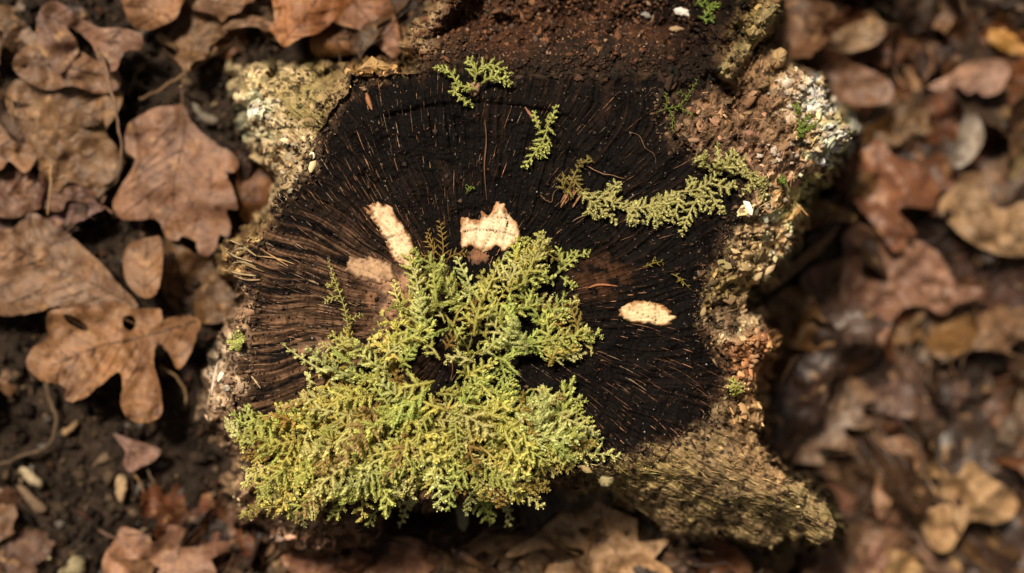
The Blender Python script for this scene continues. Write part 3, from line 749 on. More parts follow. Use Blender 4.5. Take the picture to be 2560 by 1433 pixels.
# ------------------------------------------------------------------ feather moss
def shoot(path, up, r0, dens, rng, cbase, ctip, V, F, C, leaf=1.0, taper=True):
    """a moss shoot: tiny overlapping leaves set round a thin axis; path (n,3) in metres"""
    seg = np.linalg.norm(np.diff(path, axis=0), axis=1); s = np.concatenate([[0], np.cumsum(seg)]); L = s[-1]
    n = max(4, int(L / dens))
    q = (np.arange(n) + 0.5) / n * L
    p = np.stack([np.interp(q, s, path[:, k]) for k in range(3)], -1)
    e = 0.02 * L
    p2 = np.stack([np.interp(np.clip(q + e, 0, L), s, path[:, k]) for k in range(3)], -1)
    p1 = np.stack([np.interp(np.clip(q - e, 0, L), s, path[:, k]) for k in range(3)], -1)
    d = p2 - p1; d /= np.linalg.norm(d, axis=1, keepdims=True) + 1e-12
    a = np.cross(d, np.array(up) + rng.normal(0, .05, 3)); a /= np.linalg.norm(a, axis=1, keepdims=True) + 1e-12
    b = np.cross(a, d)
    ph = np.arange(n) * 2.4 + rng.uniform(0, 6)
    # leaves lie mostly to the two sides so that the shoot reads as flattened
    lat = np.cos(ph)[:, None] * a * 1.15 + np.sin(ph)[:, None] * b * 0.75
    tq = q / L
    rad = r0 * (np.clip(1.08 - tq, 0, 1) ** 0.45 if taper else 1.0) * rng.uniform(0.75, 1.2, n)
    ln = rad * 1.75 * leaf
    tip = p + d * (ln * 0.80)[:, None] + lat * (rad)[:, None]
    w = np.cross(d + lat * 0.6, lat); w /= np.linalg.norm(w, axis=1, keepdims=True) + 1e-12
    mid = p + (tip - p) * 0.45 + np.cross(w, d) * (rad * 0.08)[:, None]
    ww = (ln * 0.36)[:, None]
    base = sum(len(x) for x in V)
    vv = np.stack([p, mid - w * ww, tip, mid + w * ww], 1).reshape(-1, 3)
    V.append(vv)
    k = base + np.arange(n) * 4
    F.append(np.stack([k, k + 1, k + 2], -1)); F.append(np.stack([k, k + 2, k + 3], -1))
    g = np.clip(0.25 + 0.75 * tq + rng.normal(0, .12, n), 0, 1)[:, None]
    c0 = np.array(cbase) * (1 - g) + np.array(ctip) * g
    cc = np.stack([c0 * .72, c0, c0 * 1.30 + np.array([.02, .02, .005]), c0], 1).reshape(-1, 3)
    C.append(cc)
    # plump body under the leaves
    m = 6
    tq2 = np.linspace(0, 1, m)
    ax = np.stack([np.interp(tq2 * L * .98, s, path[:, k]) for k in range(3)], -1)
    tr = r0 * 0.58 * np.clip(1.02 - tq2 ** 2.2, 0.08, 1)
    tr[0] *= .6
    dm = ax[-1] - ax[0]; dm = dm / (np.linalg.norm(dm) + 1e-12)
    sd = np.cross(dm, np.array(up, float)); sd = sd / (np.linalg.norm(sd) + 1e-12); un = np.cross(sd, dm)
    base = sum(len(x) for x in V)
    K = 4
    ring = np.stack([ax + (sd * math.cos(t_) * 1.1 + un * math.sin(t_) * .8) * tr[:, None] for t_ in (0, math.pi / 2, math.pi, 4.71)], 1).reshape(-1, 3)
    V.append(ring)
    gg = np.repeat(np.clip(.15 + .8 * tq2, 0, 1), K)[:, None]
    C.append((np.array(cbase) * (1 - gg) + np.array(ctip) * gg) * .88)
    f = []
    for i in range(m - 1):
        for kk in range(K):
            a0 = base + i * K + kk; b0 = base + i * K + (kk + 1) % K
            f += [(a0, b0, b0 + K), (a0, b0 + K, a0 + K)]
    F.append(np.array(f))

GREEN = ((.38, .31, .07), (.56, .54, .12))
def feather(stem, rng, V, F, C, pal=GREEN, blen=0.0050, gap=0.0017, r0=0.00062, dens=0.00030, start=0.10, up=(0, 0, 1), spread=58, asym=1.0):
    """pinnate frond along stem (n,3): side shoots of unequal length"""
    seg = np.linalg.norm(np.diff(stem, axis=0), axis=1); s = np.concatenate([[0], np.cumsum(seg)]); L = s[-1]
    cb, ct = pal
    stemc = (np.array(cb) * 0.75 + np.array([.06, .03, .0]) * .5)
    shoot(stem, up, r0 * 0.85, dens * 1.3, rng, stemc, ct, V, F, C)
    q = start * L + gap * 0.5; side = 1
    while q < L * 0.97:
        tq = q / L
        prof = (0.55 + 0.45 * min(1, tq / 0.25)) * (1 - tq) ** 0.62
        bl = blen * prof * rng.uniform(0.7, 1.2) + 0.0006
        p = np.array([np.interp(q, s, stem[:, k]) for k in range(3)])
        p2 = np.array([np.interp(min(q + .05 * L, L), s, stem[:, k]) for k in range(3)]) - np.array([np.interp(max(q - .05 * L, 0), s, stem[:, k]) for k in range(3)])
        d = p2 / (np.linalg.norm(p2) + 1e-12)
        lat = np.cross(np.array(up, float), d); lat /= np.linalg.norm(lat) + 1e-12
        an = math.radians(spread * rng.uniform(0.78, 1.18))
        upv = np.array(up, float)
        lift = rng.normal(0.02, .20)
        dirv = d * math.cos(an) + lat * side * math.sin(an) + upv * lift
        cur = d * rng.uniform(0.05, 0.4) + upv * rng.normal(-.10, .22)
        tt = np.linspace(0, 1, 4)[:, None]
        path = p + dirv * bl * tt + cur * bl * tt ** 2 * 0.5
        k = rng.uniform(.82, 1.15)
        shoot(path, up, r0 * rng.uniform(.85, 1.12), dens, rng, np.array(cb) * k, np.array(ct) * k, V, F, C)
        q += gap * rng.uniform(0.35, 0.75); side = -side
    return

def frond_mesh(name, length, seed, dens=0.00030, **kw):
    rng = np.random.default_rng(seed); V, F, C = [], [], []
    t = np.linspace(0, 1, 9)
    bend = rng.normal(0, .16) * length; sbend = rng.normal(0, .05) * length
    stem = np.stack([t * length, bend * t ** 2 + sbend * np.sin(t * math.pi * 2), 0.10 * length * np.sin(t * math.pi) - rng.uniform(0, .10) * length * t ** 2], -1)
    feather(stem, rng, V, F, C, dens=dens, **kw)
    return np.concatenate(V), np.concatenate(F), np.concatenate(C)

PALS = [((.45, .39, .10), (.64, .66, .20)), ((.39, .38, .10), (.57, .64, .19)), ((.48, .38, .10), (.68, .64, .19)), ((.50, .46, .18), (.70, .70, .29))]
FV = []
for k in range(12):
    FV.append(frond_mesh('frond', [.022, .026, .018, .030, .015, .024][k % 6], 50 + k, pal=PALS[k % 4], blen=[.0074, .0080, .0064, .0084, .0056, .0070][k % 6],
                         gap=0.0043, r0=0.00138, dens=.00036))
LOW = [frond_mesh('frond', [.020, .024, .016, .022][k], 90 + k, pal=PALS[k], blen=.0070, gap=0.0050, r0=.00138, dens=.00062) for k in range(4)]
FM = [mesh_from('frond', v, f, M_moss, c) for v, f, c in FV]

MAT = [(1330, 585), (1372, 590), (1380, 640), (1372, 700), (1335, 740), (1400, 775), (1490, 838), (1445, 885), (1340, 895), (1265, 935), (1275, 990),
       (1345, 970), (1440, 995), (1470, 1050), (1475, 1110), (1430, 1150), (1340, 1165), (1310, 1230), (1240, 1262), (1160, 1225), (1050, 1215), (980, 1250),
       (900, 1240), (830, 1270), (720, 1275), (660, 1235), (620, 1160), (590, 1070), (640, 1035), (740, 1015), (800, 950), (820, 890), (860, 835), (950, 830),
       (995, 740), (1040, 665), (1090, 660), (1150, 680), (1240, 670), (1290, 620)]
HOLE = [(1010, 905), (1060, 868), (1135, 850), (1165, 905), (1130, 970), (1085, 1005), (1020, 990)]

def mat_z(px, py, din):
    zz = np.maximum(zs(px, py), H - 0.020 - 0.00012 * np.clip(py - 1180, 0, None))
    return zz + 0.013 * (1 - np.exp(-np.clip(din, 0, None) / 70))

def build_mat():
    rng = np.random.default_rng(77)
    root = empty('moss_mat', (*wpos(1060, 1080, H), H))
    tag(root, 'thick yellow-green feather moss mat spilling over the blackened stump top', 'moss')
    n = 5200
    px = rng.uniform(560, 1500, n); py = rng.uniform(575, 1290, n)
    d = -sdist(px, py, MAT); dh = sdist(px, py, HOLE)
    ok = (d > 2) & (dh > 4); px, py, d = px[ok], py[ok], d[ok]
    thick = 0.45 + 0.55 * sstep(900, 1030, py)
    keep = rng.random(len(px)) < thick
    px, py, d = px[keep], py[keep], d[keep]
    # thin by minimum spacing
    sel = []; P = np.stack([px, py], -1)
    for i in range(len(px)):
        lim = 18 if py[i] > 960 else 25
        if not sel or np.min(np.hypot(*(P[sel] - P[i]).T)) > lim: sel.append(i)
        if len(sel) >= 780: break
    px, py, d = px[sel], py[sel], d[sel]; n = len(px)
    cx, cy = 1090, 985
    az = np.arctan2(-(py - cy), (px - cx)) + rng.normal(0, 0.75, n)
    up_part = py < 860
    az = np.where(up_part, np.where(px > 1230, rng.normal(0.75, .65, n), rng.normal(1.75, .7, n)), az)
    # keep the rotten hollow and the notch on the mat's right side open
    tx, ty = px + np.cos(az) * 62, py - np.sin(az) * 62
    ok = (sdist(tx, ty, HOLE) > -10) & (sdist(tx, ty, [(1290, 945), (1345, 910), (1450, 905), (1450, 975), (1345, 955), (1310, 985)]) > 0)
    px, py, d, az, up_part = px[ok], py[ok], d[ok], az[ok], up_part[ok]; n = len(px)
    zz = mat_z(px, py, d)
    x, y = wpos(px, py, zz)
    edge = d < 34
    pitch = np.where(edge, rng.normal(0.02, .2, n), rng.normal(0.34, .34, n))
    low_edge = (py > 1170) & edge
    pitch = np.where(low_edge, rng.normal(-.35, .25, n), pitch)
    roll = rng.normal(0, .35, n)
    scale = np.where(edge, rng.uniform(.55, 1.0, n), rng.uniform(.55, 1.35, n)) * np.where(up_part, .88, .95)
    lift = rng.uniform(-0.0040, 0.0060, n)
    order = np.argsort(-(lift + 0.004 * edge))
    top = order[:300]; under = order[300:]
    V, F, C = [], [], []; base = 0
    tone = fbm(px / 120, py / 120, 401, 3)
    for rank, i in enumerate(order):
        R = Euler((roll[i], -pitch[i], az[i]), 'XYZ').to_matrix()
        back = 0.011 * scale[i]
        loc = Vector((x[i], y[i], zz[i] + lift[i])) - R @ Vector((back, 0, 0))
        tt = sstep(.38, .62, tone[i])
        tint = np.array((1.10, 1.06, 1.0)) * (1 - tt) + np.array((1.0, 1.09, 1.05)) * tt
        tint = tint * rng.uniform(.86, 1.20)
        if rng.random() < 0.09: tint = np.array((.92, .68, .60)) * rng.uniform(.6, .95)
        if rank < 300:
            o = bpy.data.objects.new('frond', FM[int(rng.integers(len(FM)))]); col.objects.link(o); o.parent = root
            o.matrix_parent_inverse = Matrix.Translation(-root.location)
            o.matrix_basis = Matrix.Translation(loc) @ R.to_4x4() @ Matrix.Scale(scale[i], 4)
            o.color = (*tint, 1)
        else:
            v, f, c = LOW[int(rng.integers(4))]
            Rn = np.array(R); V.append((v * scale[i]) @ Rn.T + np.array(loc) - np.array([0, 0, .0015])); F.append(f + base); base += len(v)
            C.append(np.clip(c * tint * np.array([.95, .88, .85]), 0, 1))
    o = add('undergrowth', mesh_from('undergrowth', np.concatenate(V), np.concatenate(F), M_moss, np.concatenate(C)), root); o['kind'] = 'stuff'
    # long fronds that reach out of the mat, as they lie in the place
    arms = [([(1300, 720), (1330, 660), (1345, 600), (1348, 578)], .0056), ([(1270, 720), (1290, 670), (1320, 640)], .004), ([(1290, 720), (1350, 690), (1385, 705)], .0045),
            ([(1040, 800), (1045, 730), (1035, 665)], .0052), ([(1200, 760), (1230, 700), (1250, 650)], .0045), ([(1130, 740), (1115, 690), (1105, 668)], .004),
            ([(1330, 860), (1400, 845), (1460, 838), (1510, 838)], .0055), ([(1340, 880), (1395, 875), (1440, 895)], .005), ([(1360, 810), (1400, 790), (1450, 775)], .0035),
            ([(1290, 1060), (1340, 1010), (1365, 965)], .0048), ([(1320, 1075), (1390, 1030), (1430, 1000), (1468, 1008)], .0050), ([(1340, 1090), (1420, 1080), (1480, 1112)], .0062),
            ([(1330, 1110), (1400, 1130), (1440, 1160)], .0055), ([(1200, 1200), (1250, 1245), (1275, 1290), (1262, 1318)], .0032), ([(1190, 1190), (1215, 1250), (1225, 1315)], .0028),
            ([(1040, 1210), (1020, 1260), (998, 1320)], .0034), ([(690, 1230), (640, 1270), (595, 1290)], .0030), ([(640, 1120), (595, 1080), (562, 1052)], .0042),
            ([(650, 1060), (620, 1035), (610, 1010)], .0040), ([(820, 935), (760, 900), (702, 858)], .0018), ([(870, 870), (850, 850), (822, 835)], .004),
            ([(1250, 1180), (1290, 1210), (1330, 1252)], .0046), ([(720, 1240), (740, 1280), (735, 1310)], .0045), ([(790, 960), (770, 950), (775, 930)], .003),
            ([(1100, 900), (1080, 870), (1045, 850)], .0040), ([(1185, 905), (1140, 890), (1110, 905)], .0035), ([(990, 905), (1010, 880), (1040, 875)], .0042)]
    for k, (pts, bl) in enumerate(arms):
        V, F, C = [], [], []
        Q = catmull(pts, 5, closed=False)
        zz = mat_z(Q[:, 0], Q[:, 1], -sdist(Q[:, 0], Q[:, 1], MAT) + 20) + 0.004 - 0.003 * np.linspace(0, 1, len(Q)) ** 2
        X, Y = wpos(Q[:, 0], Q[:, 1], zz)
        feather(np.stack([X, Y, zz], -1), rng, V, F, C, pal=PALS[[0, 3, 1, 3][k % 4]], blen=bl * 1.2, gap=.0042, r0=.00125, dens=.00036)
        add('frond', mesh_from('frond', np.concatenate(V), np.concatenate(F), M_moss, np.concatenate(C)), root)
build_mat()

BROWNM = ((.26, .15, .045), (.40, .29, .07)); DEEP = ((.12, .17, .03), (.24, .34, .06)); PALEM = ((.44, .38, .15), (.60, .61, .23))
def sprig(label, runs, pal=GREEN, blen=.0040, lift=.002, r0=.00100, gap=.0026, group=None, name='moss_sprig', start=0.1):
    rng = np.random.default_rng(abs(int(runs[0][0][0] * 7 + runs[0][0][1] * 13)))
    c = np.mean([p[:2] for r in runs for p in r if not isinstance(p, float)], 0)
    zc = float(zs(np.array([c[0]]), np.array([c[1]]))[0])
    X, Y = wpos(c[0], c[1], zc)
    root = empty(name, (X, Y, zc)); tag(root, label, 'moss', group)
    for r in runs:
        bl = blen; pts = r
        if isinstance(r[-1], float): bl = r[-1]; pts = r[:-1]
        Q = catmull(pts, 5, closed=False); n = len(Q)
        zz = np.maximum(zs(Q[:, 0], Q[:, 1]), zs(Q[:, 0], Q[:, 1]).max() - .006) + lift * (0.3 + np.sin(np.linspace(0.15, .85, n) * math.pi))
        x, y = wpos(Q[:, 0], Q[:, 1], zz); V, F, C = [], [], []
        feather(np.stack([x, y, zz], -1), rng, V, F, C, pal=pal, blen=bl * 1.2, gap=gap, r0=r0, start=start)
        add('frond', mesh_from('frond', np.concatenate(V), np.concatenate(F), M_moss, np.concatenate(C)), root)
    return root

sprig('feathery two-armed moss sprig at the edge of the rotten ledge', [[(1185, 215), (1195, 175), (1230, 162), (1278, 188), .0042], [(1200, 212), (1235, 190), (1278, 212), .0030], [(1190, 190), (1180, 160), (1168, 150), .003],
      [(1150, 225), (1125, 180), (1085, 168), .0020], [(1195, 225), (1150, 215), (1125, 235), .0018], [(1130, 215), (1150, 245), (1185, 262), .0014]], pal=PALS[1], lift=.005)
sprig('small upright moss sprig beside a reddish splinter on the black wood', [[(1372, 300), (1362, 345), (1335, 385), (1308, 420), .0042], [(1362, 320), (1380, 295), (1390, 262), .0020], [(1375, 350), (1365, 365), (1358, 395), .0030], [(1352, 330), (1340, 300), (1335, 278), .0008]], pal=PALS[1], lift=.003)
sprig('long trailing moss strand lying across black wood toward the bark', [
    [(1440, 470), (1480, 505), (1530, 545), (1545, 560), .0030], [(1460, 480), (1500, 495), (1560, 510), (1600, 512), .0036], [(1520, 510), (1535, 470), (1545, 455), .0040], [(1540, 500), (1520, 480), (1525, 460), .0034],
    [(1600, 510), (1620, 520), (1650, 500), (1690, 480), .0032], [(1610, 512), (1640, 550), (1645, 568), .0034], [(1680, 480), (1660, 520), (1650, 560), .0046], [(1650, 505), (1630, 540), (1605, 560), .0026],
    [(1690, 480), (1740, 475), (1780, 450), (1800, 420), .0040], [(1760, 470), (1730, 520), (1700, 590), .0046], [(1770, 470), (1790, 510), (1808, 535), .0034], [(1720, 480), (1730, 455), (1735, 445), .003],
    [(1780, 460), (1820, 470), (1840, 460), .0036], [(1790, 440), (1796, 400), (1793, 355), .0016], [(1780, 430), (1760, 400), (1740, 390), .0040], [(1800, 430), (1830, 410), (1865, 400), .0050],
    [(1800, 430), (1825, 395), (1840, 380), .0042], [(1820, 440), (1860, 430), (1900, 440), .0022], [(1850, 435), (1890, 450), (1920, 455), .0022], [(1890, 450), (1870, 470), (1855, 480), .0018], [(1900, 450), (1912, 480), (1902, 500), .001],
    [(1740, 480), (1755, 500), (1780, 530), .0040], [(1480, 505), (1470, 530), (1500, 540), .0028], [(1530, 515), (1590, 522), (1650, 505), (1720, 482), .0040], [(1560, 515), (1580, 545), (1590, 560), .0032], [(1700, 482), (1690, 530), (1670, 560), .0042]], pal=PALEM, lift=.0035, r0=.00112, gap=.0030)
sprig('browning moss tuft at the upper end of the orange splinters', [[(1420, 480), (1435, 440), (1455, 400), .0026], [(1450, 415), (1470, 398), (1478, 396), .0022], [(1415, 480), (1405, 455), (1412, 440), .0030], [(1425, 470), (1420, 485), (1418, 478), .002],
      [(1430, 440), (1450, 470), (1480, 490), .0024]], pal=((.20, .13, .045), (.30, .27, .07)), lift=.003)
sprig('single leaning green moss shoot over the browned rays of the wood', [[(872, 850), (866, 790), (848, 730), (832, 690), (818, 645), .0017], [(852, 735), (830, 712), (815, 715), .0018], [(855, 740), (835, 742), (810, 755), .0016], [(870, 800), (885, 795), (905, 785), .0012]], pal=PALS[0], lift=.006, r0=.00055)
sprig('rusty brown moss sprig between the two largest cream wood patches', [[(1105, 660), (1108, 610), (1098, 548), .0034], [(1115, 650), (1140, 635), (1172, 632), .0026], [(1100, 640), (1075, 610), (1062, 590), .0030], [(1095, 650), (1070, 640), (1050, 640), .0026], [(1085, 650), (1082, 620), (1068, 570), .0020]], pal=BROWNM, lift=.003, r0=.00058)
sprig('thin ragged moss sprig just outside the mat on reddish wood', [[(1385, 690), (1420, 660), (1445, 640), (1478, 632), .0026], [(1395, 670), (1420, 645), (1440, 625), .0022], [(1400, 690), (1420, 705), (1440, 720), .0018], [(1410, 660), (1400, 640), (1395, 620), .0026]], pal=PALS[1], lift=.002)
sprig('tiny yellow moss curl lying on dark wood near bark', [[(1605, 668), (1630, 660), (1640, 645), .0012], [(1620, 662), (1650, 655), (1662, 660), .0016]], pal=((.24, .17, .03), (.33, .29, .05)), r0=.00042)
sprig('narrow yellow moss shoot above the small oval wood patch', [[(1678, 684), (1698, 695), (1726, 724), .0015], [(1690, 705), (1700, 702), (1706, 704), .001]], pal=((.24, .17, .03), (.36, .31, .06)), r0=.00048)
sprig('straggling green moss stem climbing from black wood to the root ridge', [[(1640, 282), (1665, 272), (1700, 265), (1720, 238), (1750, 190), .0012], [(1668, 275), (1666, 250), (1665, 232), .0010], [(1670, 275), (1680, 290), (1682, 335), .0010], [(1690, 265), (1720, 280), (1732, 290), .001], [(1715, 238), (1700, 230), (1692, 232), .0012]], pal=DEEP, lift=.003, r0=.00046)
sprig('tiny deep green moss bud in the charred wood', [[(1165, 485), (1172, 470), (1168, 462), .0012], [(1172, 480), (1180, 470), (1186, 466), .0010]], pal=DEEP, r0=.0005)
sprig('small green moss tuft on the pale flaking bark', [[(595, 880), (585, 850), (590, 825), .0018], [(600, 878), (602, 850), (606, 835), .0016], [(590, 875), (578, 860), (572, 845), .0016], [(598, 878), (595, 860), (598, 840), .0016]], pal=PALS[1], lift=.004)
sprig('yellow-green moss tuft on orange crumbling bark', [[(1840, 985), (1835, 965), (1828, 945), .0022], [(1840, 985), (1850, 970), (1842, 955), .0022], [(1845, 990), (1836, 975), (1825, 965), .002]], pal=PALS[0], lift=.004)
sprig('deep green moss tuft tucked under the white lichen corner', [[(2000, 345), (2012, 310), (2022, 280), .0018], [(2010, 330), (2028, 318), (2040, 312), .0016], [(2000, 290), (1995, 270), (1985, 262), .0018], [(2005, 350), (2002, 320), (1998, 300), .0016]], pal=DEEP, lift=.004)
sprig('dark green moss creeping beside the white flake on the rotten ledge', [[(1760, 45), (1775, 25), (1800, 5), .0020], [(1745, 40), (1770, 50), (1790, 45), .0022], [(1735, 10), (1760, 8), (1785, 12), .0018]], pal=DEEP, lift=.004)
sprig('bright green moss speck on the outer bark slope', [[(1945, 455), (1952, 448), (1958, 440), .0012], [(1950, 458), (1958, 455), (1964, 455), .001]], pal=DEEP, lift=.003)

# ------------------------------------------------------------------ leaves
def ray_exit(o, d, poly, maxd):
    P = np.array(poly); A = P; B = np.roll(P, -1, 0)
    e = B - A; den = d[0] * e[:, 1] - d[1] * e[:, 0]
    den = np.where(np.abs(den) < 1e-9, 1e-9, den)
    w = A - o
    tt = (w[:, 0] * e[:, 1] - w[:, 1] * e[:, 0]) / den; uu = (w[:, 0] * d[1] - w[:, 1] * d[0]) / den
    ok = (tt > 1) & (uu >= 0) & (uu <= 1)
    return min(tt[ok].min() if ok.any() else maxd, maxd)

def strip(Q, w, zf, place, lift):
    """thin three-sided ridge along polyline Q (leaf points)"""
    n = len(Q); td = np.gradient(Q, axis=0); td /= np.linalg.norm(td, axis=1, keepdims=True) + 1e-9
    nr = np.stack([-td[:, 1], td[:, 0]], -1)
    z0 = zf(Q[:, 0], Q[:, 1])
    out = []
    for sx, h in ((-1, -0.0002), (0, lift), (1, -0.0002)):
        q = Q + nr * w[:, None] * sx
        out.append(place(q[:, 0], q[:, 1], z0 + h))
    V = np.stack(out, 1).reshape(-1, 3); F = []
    for i in range(n - 1):
        for k in range(2):
            a = i * 3 + k; F.append((a, a + 1, a + 4, a + 3))
    return V, np.array(F)

def leaf_parts(outline, midrib, holes, zf, place, spacing, px_unit, rng, vein_gap=38, petiole=None, fray=0.012):
    """outline, midrib in leaf points; zf(x,y)->z; place(x,y,z)->(n,3); returns blade (V,F) and ribs [(V,F)]"""
    P = catmull(outline, 4)
    size = np.ptp(P, axis=0).max()
    P = P + rng.normal(0, fray * 0.5, P.shape) * size * 0.40
    loops = [P] + [catmull(h, 3) for h in holes]
    pts = []; edges = []; b = 0
    for lp in loops:
        n = len(lp); pts += [tuple(p) for p in lp]; edges += [(b + i, b + (i + 1) % n) for i in range(n)]; b += n
    lo, hi = P.min(0), P.max(0)
    X, Y = np.meshgrid(np.arange(lo[0], hi[0], spacing), np.arange(lo[1], hi[1], spacing * .87))
    X = X + (np.arange(X.shape[0])[:, None] % 2) * spacing * .5
    q = np.stack([X.ravel(), Y.ravel()], -1) + rng.uniform(-.15, .15, (X.size, 2)) * spacing
    d = sdist(q[:, 0], q[:, 1], P)
    ok = d < -spacing * .4
    for h in loops[1:]: ok &= sdist(q[:, 0], q[:, 1], h) > spacing * .4
    pts += [tuple(p) for p in q[ok]]
    r = delaunay_2d_cdt([Vector(p) for p in pts], edges, [], 2, 1e-6)
    v = np.array([tuple(p) for p in r[0]]); F = np.array([tuple(f) for f in r[2] if len(f) == 3])
    # discard triangles that fall in holes
    cen = v[F].mean(1)
    keep = sdist(cen[:, 0], cen[:, 1], P) < 0
    for h in loops[1:]: keep &= sdist(cen[:, 0], cen[:, 1], h) > 0
    F = F[keep]
    M = catmull(midrib, 6, closed=False)
    # soft pleats between side veins and a groove on the midrib
    V = place(v[:, 0], v[:, 1], zf(v[:, 0], v[:, 1]))
    if petiole is not None: M = np.concatenate([catmull(petiole, 4, closed=False)[:-1], M])
    ribs = [strip(M, np.linspace(1.0, 0.35, len(M)) * px_unit * 3.6, zf, place, 0.0006)]
    M = catmull(midrib, 6, closed=False)
    seg = np.linalg.norm(np.diff(M, axis=0), axis=1); s = np.concatenate([[0], np.cumsum(seg)])
    k = vein_gap * .5; vv = []; ff = []; base = 0
    while k < s[-1] * .93:
        o = np.array([np.interp(k, s, M[:, 0]), np.interp(k, s, M[:, 1])])
        o2 = np.array([np.interp(k + 4, s, M[:, 0]), np.interp(k + 4, s, M[:, 1])]); d = (o2 - o) / (np.linalg.norm(o2 - o) + 1e-9)
        for sg in (-1, 1):
            a = sg * math.radians(rng.uniform(42, 55)); dd = np.array([d[0] * math.cos(a) - d[1] * math.sin(a), d[0] * math.sin(a) + d[1] * math.cos(a)])
            ex = ray_exit(o, dd, P, size * .5) * rng.uniform(.78, .93)
            if ex < 8 * px_unit: continue
            tt = np.linspace(0, 1, 6)[:, None]
            Q = o + dd * ex * tt + d * ex * .10 * tt ** 2
            v1, f1 = strip(Q, np.linspace(1, .35, 6) * px_unit * 2.0, zf, place, 0.0005)
            vv.append(v1); ff.append(f1 + base); base += len(v1)
        k += vein_gap * rng.uniform(.8, 1.2)
    if vv: ribs.append((np.concatenate(vv), np.concatenate(ff)))
    return (V, F), ribs

def leaf_object(label, blade, ribs, color, wet, origin, group=None, name='oak_leaf', rib_tone=0.62):
    root = empty(name, origin); tag(root, label, 'leaf', group)
    mat = M_wet if wet else M_leaf
    bl = add('blade', mesh_from('blade', blade[0], blade[1], mat, None, True), root, color=color)
    rc = np.array(color) * rib_tone
    for nm, (v, f) in zip(('midrib', 'side_veins'), ribs):
        add(nm, mesh_from(nm, v, f, mat, None, True), bl, color=rc if nm == 'midrib' else np.array(color) * .66)
    return root

def traced_leaf(label, outline, midrib, color, height=0.010, holes=(), wet=False, bend=(0, 0), wave=0.006, tilt=(0, 0), seed=1, curl=0.0, petiole=None, rib_tone=.62, gap=40, base=None, name='oak_leaf'):
    rng = np.random.default_rng(seed)
    P = np.array(outline, float); c = P.mean(0); sz = np.ptp(P, axis=0).max()
    if base is None:
        X, Y = wpos(c[0], c[1], 0.0); base = float(ground_z(np.array([X]), np.array([Y]))[0])
    M = np.array(midrib, float); ax = M[-1] - M[0]; ax = ax / (np.linalg.norm(ax) + 1e-9); nrm = np.array([-ax[1], ax[0]])
    sm = catmull(outline, 3)
    def zf(x, y):
        x = np.asarray(x, float); y = np.asarray(y, float)
        u = ((x - c[0]) * ax[0] + (y - c[1]) * ax[1]) / sz; v = ((x - c[0]) * nrm[0] + (y - c[1]) * nrm[1]) / sz
        zz = base + height + (.014 if c[0] > 1900 else .003) + bend[0] * u * u * 0.08 + bend[1] * v * v * 0.12 + tilt[0] * (x - c[0]) / S + tilt[1] * (y - c[1]) / S
        zz = zz + (fbm(x / 95, y / 95, seed, 3) - .5) * wave * 3 + (fbm(x / 34, y / 34, seed + 5, 2) - .5) * wave * 1.1
        if curl:
            dd = -sdist(x, y, sm); zz = zz + curl * 0.010 * np.exp(-np.clip(dd, 0, None) / 26)
        return zz
    def place(x, y, zz):
        X, Y = wpos(x, y, zz); return np.stack([X, Y, zz], -1)
    b, r = leaf_parts(outline, midrib, holes, zf, place, 11.0, 1.0, rng, gap, petiole)
    z0 = float(zf(c[:1], c[1:])[0]); X, Y = wpos(c[0], c[1], z0)
    return leaf_object(label, b, r, color, wet, (X, Y, z0), name=name, rib_tone=rib_tone)

TAN = (.215, .116, .060); PINK = (.225, .116, .067); RUST = (.22, .085, .032); MAUVE = (.18, .095, .060); GREYB = (.19, .115, .075); PALE = (.40, .265, .155)
OCHRE = (.30, .155, .045); DARK = (.085, .042, .024); RED = (.24, .095, .050)
# left of the stump
traced_leaf('broad pinkish-tan oak leaf with scalloped edge beside the stump', [(455, 262), (478, 300), (505, 332), (530, 350), (548, 366), (572, 376), (596, 404), (588, 430), (566, 432), (580, 470), (593, 520), (566, 526), (576, 560), (571, 592), (550, 587),
    (540, 622), (515, 641), (496, 632), (486, 602), (455, 591), (445, 601), (415, 592), (396, 552), (375, 546), (340, 551), (300, 546), (282, 512), (295, 480), (325, 430), (338, 398), (312, 372), (320, 312), (350, 290), (390, 268), (430, 264)],
    [(457, 262), (458, 350), (440, 430), (430, 520), (500, 625)][:3] + [(432, 500), (450, 580)], PINK, .016, bend=(-.12, -.10), wave=.0035, seed=3, petiole=[(455, 225), (456, 262)], rib_tone=.5)
traced_leaf('long lance-shaped brown leaf with an ochre upper flank', [(72, 532), (110, 545), (165, 580), (200, 610), (245, 650), (280, 690), (305, 720), (345, 765), (300, 775), (240, 778), (180, 772), (140, 765), (110, 776), (60, 786), (0, 789), (-90, 770), (-130, 700), (-100, 620), (-30, 575), (30, 572)],
    [(330, 762), (260, 722), (150, 672), (30, 625), (-80, 650)], (.20, .112, .062), .014, bend=(0, -.22), wave=.004, seed=5, rib_tone=.5)
traced_leaf('small upright folded leaf flap between lance leaf and scalloped leaf', [(320, 612), (345, 600), (380, 592), (402, 597), (406, 660), (392, 732), (352, 742), (315, 702), (308, 650)], [(362, 738), (362, 670), (368, 600)], TAN, .020, bend=(0, .25), wave=.003, seed=6)
